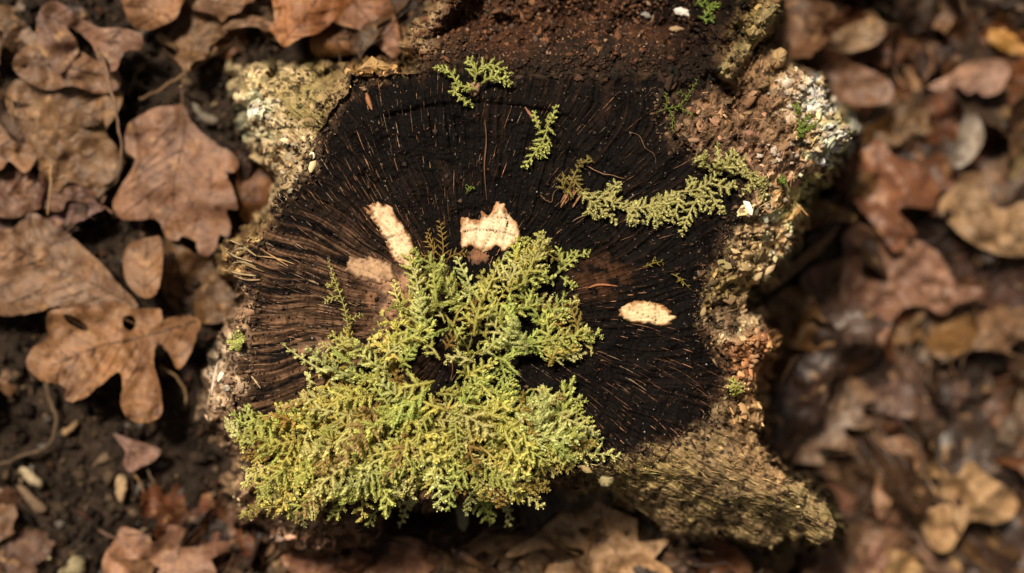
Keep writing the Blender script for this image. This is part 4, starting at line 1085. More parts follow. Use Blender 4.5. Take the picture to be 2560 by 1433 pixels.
traced_leaf('deeply lobed curling tan oak leaf with a dark midrib and holes', [(122, 782), (150, 770), (185, 768), (235, 762), (300, 755), (335, 772), (400, 772), (406, 800), (440, 791), (500, 800), (487, 850), (462, 910), (441, 921), (420, 880), (394, 860), (384, 900), (400, 970), (406, 1020), (396, 1046), (360, 1058), (322, 1046), (300, 1010), (306, 978),
    (298, 930), (250, 962), (216, 992), (182, 1005), (163, 998), (165, 972), (140, 960), (100, 950), (65, 915), (80, 872), (120, 845), (116, 812)],
    [(490, 803), (400, 830), (320, 850), (240, 868), (130, 915)], (.255, .130, .060), .019, holes=[[(160, 785), (185, 792), (218, 815), (215, 828), (190, 820), (165, 802)], [(308, 792), (332, 790), (340, 812), (325, 828), (308, 815)]], bend=(.10, .22), wave=.006, curl=.35, seed=8, rib_tone=.28)
traced_leaf('veined brown oak leaf with pale blotches under the thin bowed stem', [(15, 240), (38, 202), (75, 206), (96, 226), (140, 186), (200, 170), (260, 190), (298, 215), (306, 250), (288, 290), (266, 330), (300, 380), (312, 412), (282, 450), (236, 472), (170, 456), (130, 500), (112, 440), (75, 402), (60, 335), (30, 312)],
    [(132, 498), (140, 420), (138, 350), (160, 270), (190, 190)], (.19, .108, .055), .013, bend=(-.1, -.2), wave=.006, seed=11, rib_tone=.8)
traced_leaf('mauve-brown oak leaf with a notched blade overlapping the veined leaf', [(98, 28), (140, 2), (205, 45), (250, 70), (300, 70), (345, 80), (357, 92), (350, 122), (312, 130), (292, 172), (268, 178), (245, 150), (228, 110), (196, 80), (168, 68), (194, 110), (190, 140), (150, 185), (120, 150), (92, 110)],
    [(110, 40), (170, 62), (240, 100), (300, 105)], MAUVE, .020, bend=(0, .2), wave=.006, seed=12)
traced_leaf('brown oak leaf tip poking in past the veined leaf', [(-60, 290), (0, 312), (32, 352), (72, 362), (92, 378), (84, 410), (60, 432), (22, 402), (0, 425), (-70, 420)], [(-60, 350), (20, 372), (88, 388)], TAN, .017, wave=.006, seed=13)
traced_leaf('crumpled brown oak leaf lying below the veined leaf', [(0, 440), (60, 425), (110, 450), (160, 460), (240, 480), (215, 510), (170, 500), (150, 530), (90, 520), (40, 545), (-40, 530), (-60, 470)], [(-40, 490), (60, 480), (220, 495)], MAUVE, .008, wave=.007, seed=14)
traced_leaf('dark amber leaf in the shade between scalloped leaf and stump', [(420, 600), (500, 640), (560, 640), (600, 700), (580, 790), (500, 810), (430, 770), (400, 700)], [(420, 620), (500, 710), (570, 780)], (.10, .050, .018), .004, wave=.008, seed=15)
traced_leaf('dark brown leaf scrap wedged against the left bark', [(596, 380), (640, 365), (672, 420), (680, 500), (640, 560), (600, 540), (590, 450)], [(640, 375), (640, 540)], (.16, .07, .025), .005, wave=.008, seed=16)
traced_leaf('small triangular leaf scrap lying alone on bare soil', [(283, 1085), (317, 1095), (360, 1108), (402, 1125), (385, 1152), (350, 1169), (327, 1180), (307, 1160), (314, 1128)], [(285, 1088), (330, 1130), (350, 1165)], (.22, .12, .085), .008, wave=.004, seed=17, gap=30)
traced_leaf('pinkish brown lobed leaf at the foot of the soil patch', [(300, 1321), (325, 1319), (371, 1341), (382, 1356), (414, 1336), (421, 1314), (455, 1317), (461, 1336), (448, 1364), (485, 1368), (546, 1354), (582, 1358), (558, 1382), (528, 1400), (540, 1440), (480, 1500), (380, 1510), (290, 1490), (258, 1433), (262, 1385), (288, 1350)],
    [(300, 1350), (350, 1390), (420, 1440), (470, 1490)], (.29, .155, .095), .018, bend=(0, .2), wave=.006, seed=18, petiole=[(245, 1325), (270, 1338), (300, 1350)], rib_tone=.4)
traced_leaf('brown blotched oak leaf filling the space behind the bowed stem', [(60, 120), (120, 95), (190, 120), (235, 150), (290, 170), (300, 215), (250, 235), (180, 215), (120, 225), (60, 200), (30, 160)], [(50, 160), (150, 165), (290, 195)], (.20, .11, .06), .012, wave=.007, seed=61)
traced_leaf('dull brown oak leaf wedged under the thick twig end', [(150, 470), (210, 450), (262, 470), (250, 520), (200, 560), (150, 570), (110, 540), (120, 500)], [(255, 480), (190, 510), (120, 545)], (.15, .085, .05), .006, wave=.007, seed=62)
# above the stump
traced_leaf('smooth orange-brown leaf curling at the top of the litter', [(672, -40), (680, 0), (686, 50), (672, 70), (685, 88), (703, 113), (716, 117), (735, 105), (754, 94), (797, 82), (836, 51), (868, 23), (900, -20), (860, -80), (740, -90)],
    [(705, 110), (770, 30), (830, -60)], (.30, .125, .045), .024, bend=(0, -.3), wave=.004, seed=20)
traced_leaf('brown oak leaf with a pointed lobe hanging toward the ledge', [(895, -10), (960, -20), (985, 30), (1000, 90), (1006, 120), (986, 146), (965, 132), (930, 105), (905, 78), (850, 62), (838, 52), (870, 20)], [(880, 0), (930, 60), (985, 138)], (.26, .125, .065), .020, bend=(0, .3), wave=.006, seed=21)
traced_leaf('rolled brown leaf tucked beneath the orange-brown leaf', [(775, 104), (800, 76), (850, 68), (905, 80), (916, 110), (896, 131), (840, 141), (790, 141)], [(778, 112), (845, 100), (912, 108)], (.22, .105, .04), .017, bend=(0, -.9), wave=.003, seed=22)
traced_leaf('pale brown leaf end with ragged teeth above the grey soil', [(470, -30), (560, -40), (640, -10), (612, 12), (600, 30), (571, 40), (556, 56), (541, 41), (510, 30), (480, 22)], [(480, -10), (550, 8), (605, 15)], TAN, .018, wave=.004, seed=23)
traced_leaf('narrow curled leaf edge arching over the grey soil', [(548, 80), (588, 47), (640, 40), (675, 55), (692, 72), (660, 78), (640, 66), (590, 70)], [(552, 78), (610, 56), (685, 70)], TAN, .016, bend=(0, -.6), wave=.003, seed=24)
traced_leaf('rust-brown leaf with a bent edge next to the mauve leaf', [(300, -40), (400, -50), (470, -20), (455, 10), (440, 45), (400, 66), (365, 76), (330, 62), (310, 20)], [(420, 40), (370, 20), (340, -30)], (.25, .125, .06), .022, bend=(0, -.3), wave=.005, seed=25)
# below the stump
traced_leaf('pale buff oak leaf with holes beneath the mossy root', [(1264, 1391), (1284, 1369), (1335, 1340), (1372, 1308), (1409, 1277), (1428, 1260), (1446, 1275), (1470, 1272), (1474, 1250), (1502, 1257), (1530, 1272), (1562, 1284), (1594, 1300), (1592, 1322), (1597, 1354), (1630, 1352), (1674, 1350), (1652, 1378), (1637, 1400),
    (1672, 1420), (1690, 1480), (1600, 1540), (1450, 1530), (1370, 1470), (1368, 1418), (1420, 1402), (1462, 1385), (1440, 1370), (1380, 1372), (1330, 1378), (1288, 1392)],
    [(1500, 1272), (1520, 1350), (1560, 1410), (1600, 1500)], (.40, .25, .135), .018, holes=[[(1446, 1322), (1465, 1318), (1488, 1330), (1480, 1341), (1455, 1338)]], bend=(-.1, .2), wave=.006, seed=30, rib_tone=.45)
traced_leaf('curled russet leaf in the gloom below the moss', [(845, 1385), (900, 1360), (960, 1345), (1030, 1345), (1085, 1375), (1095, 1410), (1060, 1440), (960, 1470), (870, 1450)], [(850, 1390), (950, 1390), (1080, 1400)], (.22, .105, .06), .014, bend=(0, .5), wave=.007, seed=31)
traced_leaf('reddish leaf lying flat below the overhanging moss', [(695, 1395), (740, 1370), (800, 1380), (850, 1400), (880, 1450), (820, 1490), (720, 1480)], [(700, 1400), (780, 1420), (860, 1460)], (.24, .11, .06), .012, wave=.006, seed=32)
traced_leaf('thin tan leaf sliver lit among the shade below the stump', [(1130, 1380), (1180, 1370), (1240, 1340), (1285, 1305), (1280, 1330), (1230, 1370), (1170, 1395)], [(1135, 1382), (1210, 1360), (1282, 1312)], (.28, .18, .10), .012, wave=.003, seed=33)
traced_leaf('rounded tan leaf partly under the bark lip', [(575, 1270), (620, 1260), (660, 1290), (690, 1340), (670, 1390), (610, 1380), (570, 1330)], [(580, 1275), (630, 1320), (665, 1385)], (.20, .115, .075), .012, wave=.006, seed=34)
traced_leaf('rust-coloured leaf behind the pale buff leaf', [(1700, 1380), (1760, 1350), (1830, 1365), (1880, 1420), (1840, 1480), (1740, 1490), (1690, 1440)], [(1710, 1390), (1780, 1420), (1850, 1470)], RUST, .012, wave=.006, seed=35, wet=True)
traced_leaf('pinkish brown leaf under the tip of the long root', [(1990, 1370), (2040, 1350), (2090, 1365), (2120, 1420), (2160, 1400), (2190, 1350), (2215, 1400), (2180, 1480), (2080, 1500), (2010, 1460)], [(2030, 1360), (2090, 1430), (2130, 1490)], (.24, .125, .085), .030, wave=.008, seed=36, wet=True)
# right of the stump
traced_leaf('glossy reddish oak leaf narrowing to a point beside the bark', [(2086, 415), (2128, 384), (2169, 370), (2190, 349), (2211, 356), (2232, 387), (2274, 401), (2326, 433), (2345, 470), (2345, 495), (2328, 521), (2279, 517), (2246, 524), (2266, 552), (2293, 587), (2268, 598), (2261, 625), (2237, 629), (2216, 605), (2174, 549), (2150, 521), (2125, 496), (2090, 472)],
    [(2200, 352), (2192, 430), (2200, 520), (2245, 622)], (.22, .092, .046), .034, wet=True, bend=(-.1, -.35), wave=.006, seed=40, rib_tone=.5)
traced_leaf('dull tan oak leaf with a round hole beyond the reddish leaf', [(2350, 500), (2385, 470), (2398, 440), (2440, 431), (2470, 470), (2490, 517), (2520, 521), (2560, 505), (2640, 520), (2650, 600), (2560, 640), (2480, 632), (2420, 602), (2385, 570), (2352, 530)],
    [(2380, 480), (2440, 540), (2520, 580), (2630, 580)], (.29, .185, .10), .030, holes=[[(2362, 525), (2376, 528), (2380, 548), (2368, 552), (2360, 540)]], wave=.006, seed=41)
traced_leaf('pale pinkish lobed leaf lying over dark soil', [(2320, 215), (2370, 190), (2400, 166), (2440, 150), (2500, 150), (2526, 176), (2512, 210), (2496, 232), (2460, 240), (2442, 226), (2420, 236), (2395, 216), (2370, 222), (2340, 226)], [(2325, 217), (2400, 195), (2510, 180)], (.34, .20, .14), .034, wave=.004, seed=42)
traced_leaf('bright golden leaf catching light in the litter', [(2480, 70), (2510, 60), (2540, 80), (2575, 75), (2590, 120), (2550, 138), (2505, 125), (2470, 100)], [(2480, 80), (2530, 100), (2580, 115)], (.36, .19, .05), .030, wave=.006, seed=43)
traced_leaf('wide purplish-brown lobed leaf with a crusty orange tip', [(2000, 695), (2050, 662), (2106, 645), (2108, 590), (2150, 560), (2190, 580), (2224, 622), (2292, 604), (2350, 640), (2378, 690), (2400, 715), (2452, 720), (2456, 742), (2395, 758), (2362, 786), (2320, 770), (2270, 766), (2232, 800), (2202, 878), (2172, 872), (2142, 840), (2100, 792), (2030, 762)],
    [(2110, 790), (2180, 730), (2280, 690), (2440, 732)], (.22, .115, .075), .026, wet=True, bend=(0, .2), wave=.009, seed=44)
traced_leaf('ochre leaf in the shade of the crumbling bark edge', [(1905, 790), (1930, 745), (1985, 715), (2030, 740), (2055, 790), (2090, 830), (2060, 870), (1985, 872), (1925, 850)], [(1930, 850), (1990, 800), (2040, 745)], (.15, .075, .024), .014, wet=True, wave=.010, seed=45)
traced_leaf('large crumpled buff leaf riddled with small holes', [(2250, 1230), (2290, 1170), (2330, 1160), (2390, 1190), (2420, 1150), (2470, 1190), (2530, 1230), (2545, 1270), (2500, 1310), (2430, 1300), (2400, 1340), (2370, 1380), (2330, 1370), (2300, 1320), (2255, 1290)],
    [(2270, 1280), (2350, 1250), (2440, 1240), (2530, 1255)], (.42, .27, .14), .030, holes=[[(2325, 1195), (2342, 1192), (2350, 1212), (2335, 1222)], [(2385, 1250), (2405, 1245), (2408, 1262), (2392, 1268)]], wave=.014, seed=46)
traced_leaf('brown leaf with a lit folded rim beside the crumpled buff leaf', [(2190, 1130), (2215, 1100), (2260, 1092), (2300, 1120), (2312, 1155), (2280, 1190), (2240, 1240), (2200, 1300), (2185, 1230), (2205, 1170)], [(2200, 1290), (2240, 1190), (2270, 1105)], (.27, .15, .085), .034, bend=(0, -.4), wave=.008, seed=47)
traced_leaf('buff leaf fragments heaped below the crumpled leaf', [(2190, 1400), (2240, 1375), (2300, 1390), (2350, 1380), (2400, 1410), (2390, 1470), (2280, 1490), (2200, 1460)], [(2200, 1410), (2300, 1430), (2390, 1440)], (.40, .25, .11), .028, wave=.012, seed=48)
traced_leaf('grey-white undersided leaf standing on edge in dark soil', [(2372, 410), (2390, 350), (2410, 290), (2428, 270), (2455, 310), (2460, 350), (2430, 400), (2395, 420)], [(2380, 412), (2415, 340), (2425, 280)], (.26, .22, .18), .036, bend=(0, .9), wave=.004, seed=49)
traced_leaf('golden inner strip of leaf folded against the right bark', [(2015, 520), (2050, 500), (2090, 515), (2140, 540), (2128, 556), (2080, 552), (2040, 570), (2010, 560)], [(2020, 530), (2080, 535), (2135, 546)], (.26, .145, .05), .030, bend=(0, -.8), wave=.004, seed=50)
traced_leaf('dark leaf with bright stalk-like edge under the bark slope', [(1910, 715), (1960, 670), (2040, 610), (2095, 560), (2085, 590), (2040, 640), (1980, 690), (1930, 728)], [(1915, 720), (2000, 655), (2090, 568)], (.20, .10, .04), .028, bend=(0, .5), wave=.005, seed=51, wet=True)

traced_leaf('dark plum-brown wet leaf lying above the crumpled buff leaf', [(2100, 930), (2170, 880), (2260, 890), (2330, 930), (2400, 920), (2420, 990), (2350, 1050), (2240, 1040), (2150, 1010)], [(2110, 950), (2250, 960), (2410, 960)], (.13, .075, .058), .018, wet=True, wave=.010, seed=63)
traced_leaf('greyish mauve wet leaf strip beside the brown stalk', [(1985, 900), (2030, 880), (2070, 930), (2060, 1010), (2010, 1060), (1975, 1000)], [(2020, 890), (2030, 970), (2005, 1055)], (.14, .095, .080), .018, wet=True, bend=(0, .3), wave=.006, seed=64)
traced_leaf('brown oval leaf with a bright rim near the lichen corner', [(2040, 190), (2090, 150), (2150, 165), (2215, 195), (2235, 235), (2200, 262), (2130, 262), (2060, 245)], [(2050, 210), (2130, 210), (2225, 232)], (.19, .10, .06), .026, wet=True, bend=(0, .6), wave=.005, seed=65)
traced_leaf('tan weathered leaf lying between bark shard and golden leaf', [(2080, 90), (2130, 60), (2190, 45), (2215, 75), (2190, 110), (2130, 130), (2085, 125)], [(2085, 110), (2140, 90), (2205, 62)], (.23, .15, .085), .026, wave=.007, seed=66)
# ---- the rest of the litter: generated oak leaves
def oak_outline(L, W, lobes, depth, rng):
    n = 34; u = np.linspace(0.0, 1, n); out = []
    for sg in (1, -1):
        ph = rng.uniform(-.4, .4)
        w = W * np.sin(math.pi * np.clip(u, 0, 1) ** 1.25) ** 0.75 * (1 - depth * (0.5 + 0.5 * np.cos(2 * math.pi * lobes * u + ph)) ** 1.3)
        w = np.maximum(w, W * .05) * (1 + rng.normal(0, .05, n)); w[0] = W * .03; w[-1] = W * .10
        x = u * L + 0.30 * w - L * .5
        side = np.stack([x, sg * w], -1)
        out.append(side if sg > 0 else side[::-1])
    return np.concatenate([out[0], out[1][1:-1]])

def filler_variant(k):
    rng = np.random.default_rng(600 + k)
    L = rng.uniform(.070, .105); W = L * rng.uniform(.22, .32)
    out = oak_outline(L, W, rng.integers(3, 6), rng.uniform(.30, .62), rng)
    ry = rng.choice([-1, 1]) * rng.uniform(.018, .07); rx = rng.choice([-1, 1]) * rng.uniform(.05, .16)
    tw = rng.normal(0, 6)
    def zf(x, y): return (fbm(x * 60 + k * 7, y * 60, k, 3) - .5) * 0.016 + (fbm(x * 210 + k, y * 210, k + 3, 2) - .5) * 0.004
    def place(x, y, zz):
        x = np.asarray(x); y = np.asarray(y)
        Y = ry * np.sin(y / ry); Z = abs(ry) * (1 - np.cos(y / ry)) * np.sign(ry) + zz
        X = rx * np.sin(x / rx); Z = Z + rx * (1 - np.cos(x / rx))
        a = tw * x
        return np.stack([X, Y * np.cos(a) - Z * np.sin(a) * .5, Z + Y * np.sin(a)], -1)
    holes = []
    if rng.random() < .35:
        hx, hy, hr = rng.uniform(-.2, .2) * L, rng.choice([-1, 1]) * W * .35, rng.uniform(.001, .0024)
        holes = [[(hx + hr * math.cos(a) * rng.uniform(.7, 1.4), hy + hr * math.sin(a)) for a in np.linspace(0, 5.4, 7)]]
    b, r = leaf_parts(out, [(-L * .49, 0), (-L * .1, W * .04), (L * .2, -W * .03), (L * .48, 0)], holes, zf, place, .0030, 1 / 5000., rng, .0085,
                      petiole=[(-L * .62, W * .12), (-L * .55, W * .03), (-L * .49, 0)], fray=.010)
    state = 'cupped' if ry > 0 and abs(ry) < .035 else ('rolled-under' if ry < 0 and abs(ry) < .035 else 'flattish')
    return b, r, state
FILL = [filler_variant(k) for k in range(18)]
FILLM = [{w: (mesh_from('blade', b[0], b[1], M_wet if w else M_leaf, None, True), [mesh_from(n_, v, f, M_wet if w else M_leaf, None, True) for n_, (v, f) in zip(('midrib', 'side_veins'), r)]) for w in (0, 1)} for b, r, _ in FILL]
HUES = [('mid-brown', (.165, .088, .046)), ('purplish brown', (.110, .064, .046)), ('russet', (.165, .062, .025)), ('dark brown', (.062, .032, .019)), ('buff', (.29, .18, .095)), ('ochre', (.20, .10, .028)), ('greyish brown', (.15, .10, .070))]
ZONES = [('R', (1890, 2900, -240, 1680), 170, (.23, .26, .14, .20, .09, .03, .06), 1, .022),
         ('B', (420, 1960, 1300, 1680), 70, (.28, .14, .18, .22, .08, .05, .05), 0, .012),
         ('T', (330, 1080, -260, 60), 36, (.28, .12, .26, .18, .04, .08, .04), 0, .012),
         ('L', (-260, 250, -240, 640), 48, (.34, .22, .12, .18, .06, .02, .06), 0, .0005),
         ('E', (-330, -90, 620, 1660), 18, (.3, .15, .15, .2, .1, .05, .05), 0, .010),
         ('F', (-200, 620, 1450, 1700), 18, (.3, .15, .15, .2, .1, .05, .05), 0, .010),
         ('G', (560, 700, 330, 560), 2, (.1, .1, .3, .4, 0, .1, 0), 0, .004)]
MARKS = [(2210, 480, 'the glossy reddish leaf'), (2450, 540, 'the tan leaf with a round hole'), (2430, 195, 'the pale pinkish lobed leaf'), (2530, 100, 'the bright golden leaf'), (2230, 700, 'the wide purplish lobed leaf'),
         (1990, 800, 'the ochre leaf under the bark'), (2390, 1260, 'the crumpled buff leaf'), (2245, 1160, 'the leaf with a lit rim'), (2290, 1430, 'the heaped buff fragments'), (2420, 345, 'the grey-white upright leaf'),
         (2090, 1420, 'the tip of the long root'), (1990, 1060, 'the base of the long root'), (2080, 150, 'the upright bark shard'), (2180, 290, 'the white lichen corner'), (1785, 1430, 'the rust leaf below the root'),
         (1480, 1400, 'the pale buff holed leaf'), (1200, 1390, 'the lit tan sliver'), (970, 1400, 'the curled russet leaf'), (780, 1430, 'the flat reddish leaf'), (620, 1330, 'the rounded leaf at the bark lip'),
         (420, 1420, 'the pinkish lobed leaf by the soil'), (780, 20, 'the smooth orange-brown leaf'), (940, 60, 'the leaf with a pointed lobe'), (540, 10, 'the ragged-toothed leaf end'), (390, 10, 'the bent rust-brown leaf'),
         (230, 90, 'the notched mauve leaf'), (160, 330, 'the veined blotched leaf'), (30, 370, 'the leaf tip past the veined leaf'), (100, 485, 'the crumpled brown leaf'), (120, 680, 'the long lance leaf'), (240, 520, 'the thick twig end'), (640, 450, 'the left bark hollow')]
def scatter_leaves():
    rng = np.random.default_rng(99)
    stuff = {0: [], 1: []}
    for zone, (x0, x1, y0, y1), cnt, prob, wetp, hmax in ZONES:
        done = 0; tries = 0
        while done < cnt and tries < cnt * 8:
            tries += 1
            px, py = rng.uniform(x0, x1), rng.uniform(y0, y1)
            if sdist(np.array([px]), np.array([py]), OUT)[0] < 55: continue
            if zone == 'R' and 2300 < px < 2600 and 180 < py < 440 and rng.random() < .75: continue
            hue = int(rng.choice(7, p=np.array(prob) / sum(prob))); k = int(rng.integers(len(FILL))); w = int(wetp and rng.random() < .75)
            X, Y = wpos(px, py, 0.0); gz0 = float(ground_z(np.array([X]), np.array([Y]))[0])
            zc = gz0 + (.004 if zone != 'L' else -.001) + rng.random() ** 1.3 * hmax
            X, Y = wpos(px, py, zc)
            rot = (rng.normal(0, .30), rng.normal(0, .30), rng.uniform(0, 6.283)); s = rng.uniform(.55, 1.05) * (1.45 if zone == 'R' else 1)
            c = np.clip(np.array(HUES[hue][1]) * .57 * rng.lognormal(0, .32) * (1 + rng.normal(0, .05, 3)), 0, .6)
            done += 1
            if not (-90 < px < 2650 and -90 < py < 1525):
                stuff[w].append((k, (X, Y, zc), rot, s, c)); continue
            state, size = FILL[k][2], ('small' if s < .72 else ('large' if s > .94 else 'medium'))
            mark = min(MARKS, key=lambda m: (m[0] - px) ** 2 + (m[1] - py) ** 2)[2]
            label = f'{size} {HUES[hue][0]} {state} {"damp" if w else "dry"} oak leaf near {mark}'
            root = empty('oak_leaf', (X, Y, zc)); tag(root, label, 'leaf', label)
            root.rotation_euler = rot; root.scale = (s, s, s)
            bm, rm = FILLM[k][w]
            for nm, me, cc in [('blade', bm, c)] + list(zip(('midrib', 'side_veins'), rm, (c * .6, c * .7))):
                o = bpy.data.objects.new(nm, me); col.objects.link(o); o.parent = root if nm == 'blade' else bl; o.color = (*cc, 1)
                if nm == 'blade': bl = o
    # the litter goes on beyond what the picture shows: one mass of leaves
    V, F, base = [], [], 0
    for w in (0, 1):
        for k, loc, rot, s, c in stuff[w]:
            v, f = FILL[k][0]; Rm = np.array(Euler(rot).to_matrix())
            V.append((v * s) @ Rm.T + np.array(loc)); F.append(f + base); base += len(v)
    o = add('leaf_litter', mesh_from('leaf_litter', np.concatenate(V), np.concatenate(F), M_leaf, None, True), color=HUES[0][1])
    tag(o, 'brown oak leaf litter carrying on around the stump clearing', 'leaf litter', kind='stuff')
scatter_leaves()

# ------------------------------------------------------------------ twigs and stalks
def tube(pts3, rad, mat, colr, name, parent=None, sides=6):
    P = np.array(pts3); n = len(P); td = np.gradient(P, axis=0); td /= np.linalg.norm(td, axis=1, keepdims=True) + 1e-12
    a = np.cross(td, [0, 0, 1.0]); a /= np.linalg.norm(a, axis=1, keepdims=True) + 1e-9; b = np.cross(a, td)
    V = []
    for k in range(sides):
        t = 2 * math.pi * k / sides; V.append(P + (a * math.cos(t) + b * math.sin(t)) * rad[:, None])
    V = np.stack(V, 1).reshape(-1, 3); F = []
    for i in range(n - 1):
        for k in range(sides): F.append((i * sides + k, i * sides + (k + 1) % sides, (i + 1) * sides + (k + 1) % sides, (i + 1) * sides + k))
    c = np.tile(colr, (len(V), 1)) * (0.75 + 0.5 * np.repeat(vnoise(np.arange(n) * .7, np.zeros(n), 3), sides))[:, None]
    return mesh_from(name, V, np.array(F), mat, c, True)

def twig(label, pts, w, colr, height, seed, on_stump=False, name='twig', cat='twig', knots=0):
    rng = np.random.default_rng(seed)
    Q = catmull(pts, 7, closed=False); n = len(Q)
    Q = Q + np.stack([fbm(np.arange(n) / 3., np.zeros(n), seed, 2) - .5, fbm(np.arange(n) / 3., np.ones(n), seed + 2, 2) - .5], -1) * w * 1.6
    if on_stump: zz = zs(Q[:, 0], Q[:, 1]) + height * np.sin(np.linspace(.05, .95, n) * math.pi) + .0004
    else:
        X, Y = wpos(Q[:, 0], Q[:, 1], height); zz = ground_z(X, Y) + height
    x, y = wpos(Q[:, 0], Q[:, 1], zz); P = np.stack([x, y, zz], -1)
    rad = (w * .62 if on_stump else w) / S * (1 - .45 * np.linspace(0, 1, n)) * (1 + .35 * (fbm(np.arange(n) / 2., np.zeros(n), seed + 9, 2) - .5))
    o = add(name, tube(P - P[0], rad, M_twig, np.array(colr), name), None, loc=tuple(P[0]))
    tag(o, label, cat)
twig('straight brown twig slanting across the grey soil', [(545, 118), (510, 150), (450, 192), (400, 225), (348, 246)], 6.5, (.17, .10, .05), .012, 1)
twig('long bowed grey stem lying over the veined leaf', [(241, 122), (262, 160), (270, 200), (286, 256), (300, 340), (305, 400)], 6, (.24, .145, .095), .030, 2)
twig('thick grey-brown twig end emerging from under the veined leaf', [(300, 405), (284, 452), (232, 502), (165, 566)], 11, (.17, .11, .07), .014, 3)
twig('forked faint twiglet on the grey soil', [(360, 160), (335, 195), (322, 240)], 4, (.10, .07, .045), .008, 4)
twig('pale leaf stalk standing up through the veined leaf', [(130, 410), (128, 470), (118, 535)], 5, (.36, .22, .11), .030, 5, name='leaf_stalk')
twig('curving grey-brown root strand across the bare soil', [(115, 955), (128, 1000), (140, 1050), (130, 1105), (85, 1130), (30, 1150), (-20, 1172)], 6.5, (.13, .085, .05), .009, 6, name='root_strand')
twig('hooked tan stalk beside the lobed curling leaf', [(398, 915), (440, 945), (464, 975), (462, 1006)], 5, (.22, .14, .065), .012, 7, name='leaf_stalk')
twig('thin amber stalk below the triangular scrap', [(338, 1185), (358, 1230), (362, 1262), (354, 1292)], 4, (.24, .13, .06), .008, 8, name='leaf_stalk')
twig('fine grey straw touching the triangular scrap', [(366, 1168), (376, 1190), (384, 1208)], 3.5, (.20, .15, .09), .008, 9, name='straw')
twig('pale straw crossing the wide purplish leaf', [(2132, 770), (2118, 810), (2082, 850), (2062, 885)], 5, (.28, .21, .14), .034, 10, name='straw')
twig('brown stalk in the black gap under the orange bark', [(1990, 890), (1968, 930), (1940, 985)], 4, (.17, .10, .05), .026, 11, name='leaf_stalk')
twig('curved tan stem in the hollow beyond the reddish leaf', [(2320, 120), (2332, 145), (2325, 175), (2310, 200)], 5, (.26, .13, .07), .034, 12, name='leaf_stalk')
twig('thin stalk laid across black wood from the browning tuft', [(1466, 414), (1500, 432), (1530, 438), (1560, 446)], 2.0, (.36, .20, .11), .0018, 13, True, 'leaf_stalk')
twig('hair-fine rootlet curling over the charred wood', [(1572, 330), (1598, 340), (1612, 368), (1634, 385), (1640, 408)], 1.3, (.26, .14, .07), .001, 14, True, 'rootlet')
twig('looping rootlet beside the orange splinters', [(1352, 488), (1362, 500), (1378, 505), (1386, 480), (1402, 468)], 1.4, (.26, .14, .07), .001, 15, True, 'rootlet')
twig('pale rootlet trailing from the moss strand', [(1466, 538), (1445, 545), (1432, 555)], 1.5, (.40, .28, .18), .001, 16, True, 'rootlet')
twig('wiry rootlet in the dark hollow of the moss mat', [(1122, 890), (1132, 915), (1128, 950), (1140, 935)], 1.8, (.26, .13, .07), .003, 17, True, 'rootlet')

# ------------------------------------------------------------------ chips, pebbles, scraps
def lump(label, poly, thick, colr, height, seed, name='wood_chip', cat='wood chip', on_stump=False):
    """an irregular chip: traced outline, domed top, broken edge"""
    rng = np.random.default_rng(seed)
    P = catmull(poly, 4); n = len(P); c = P.mean(0); P = P + rng.normal(0, 1.0, P.shape)
    if on_stump: base = float(zs(c[:1], c[1:])[0])
    else:
        X, Y = wpos(c[0], c[1], 0.0); base = float(ground_fine(np.array([X]), np.array([Y]))[0])
    base += height; rings = [(1.0, -.5), (1.0, .0), (.82, .42), (.45, .62)]
    V = []
    for k, h in rings:
        q = c + (P - c) * k; zz = np.full(n, base + h * thick) + rng.normal(0, thick * .10, n)
        x, y = wpos(q[:, 0], q[:, 1], zz); V.append(np.stack([x, y, zz], -1))
    x, y = wpos(c[0], c[1], base + .66 * thick); V.append(np.array([[x, y, base + .66 * thick]]))
    V = np.concatenate(V); F = []
    for r in range(3):
        for i in range(n):
            a, b = r * n + i, r * n + (i + 1) % n
            F += [(a, b, b + n), (a, b + n, a + n)]
    F += [(3 * n + i, 3 * n + (i + 1) % n, 4 * n) for i in range(n)]
    cols = np.tile(np.array(colr), (len(V), 1)) * rng.uniform(.7, 1.25, (len(V), 1))
    o0 = np.array([*wpos(c[0], c[1], base), base])
    o = add(name, mesh_from(name, V - o0, np.array(F), M_chip, cols), None, loc=tuple(o0)); tag(o, label, cat)
lump('tan wood chip on the grey soil near the straight twig', [(388, 90), (402, 84), (432, 98), (452, 112), (446, 124), (420, 116), (396, 104)], .004, (.40, .27, .14), .004, 1)
lump('small white pebble on the grey soil', [(446, 138), (458, 132), (472, 140), (472, 154), (458, 155), (447, 148)], .003, (.55, .48, .44), .004, 2, 'pebble', 'pebble')
lump('greyish bark scrap beside the scalloped leaf top', [(478, 262), (490, 258), (505, 278), (540, 292), (548, 306), (530, 314), (502, 300)], .004, (.20, .17, .13), .004, 3, 'bark_scrap', 'bark scrap')
lump('upright cream wood chip in the middle of the soil patch', [(292, 1192), (306, 1186), (320, 1200), (316, 1230), (306, 1258), (294, 1248), (288, 1222)], .004, (.40, .28, .16), .004, 4)
lump('pale two-lobed wood chip on soil by the root strand', [(48, 1172), (64, 1168), (84, 1182), (108, 1205), (104, 1220), (84, 1214), (62, 1200)], .004, (.42, .34, .22), .004, 5)
lump('long brown bark chip below the two-lobed chip', [(42, 1216), (58, 1214), (92, 1244), (118, 1268), (112, 1282), (90, 1280), (60, 1246)], .004, (.20, .135, .085), .004, 6, 'bark_scrap', 'bark scrap')
lump('curled tan husk on soil near the root strand', [(152, 1078), (172, 1066), (192, 1052), (196, 1064), (176, 1084), (160, 1092)], .004, (.32, .21, .11), .005, 7, 'husk', 'husk')
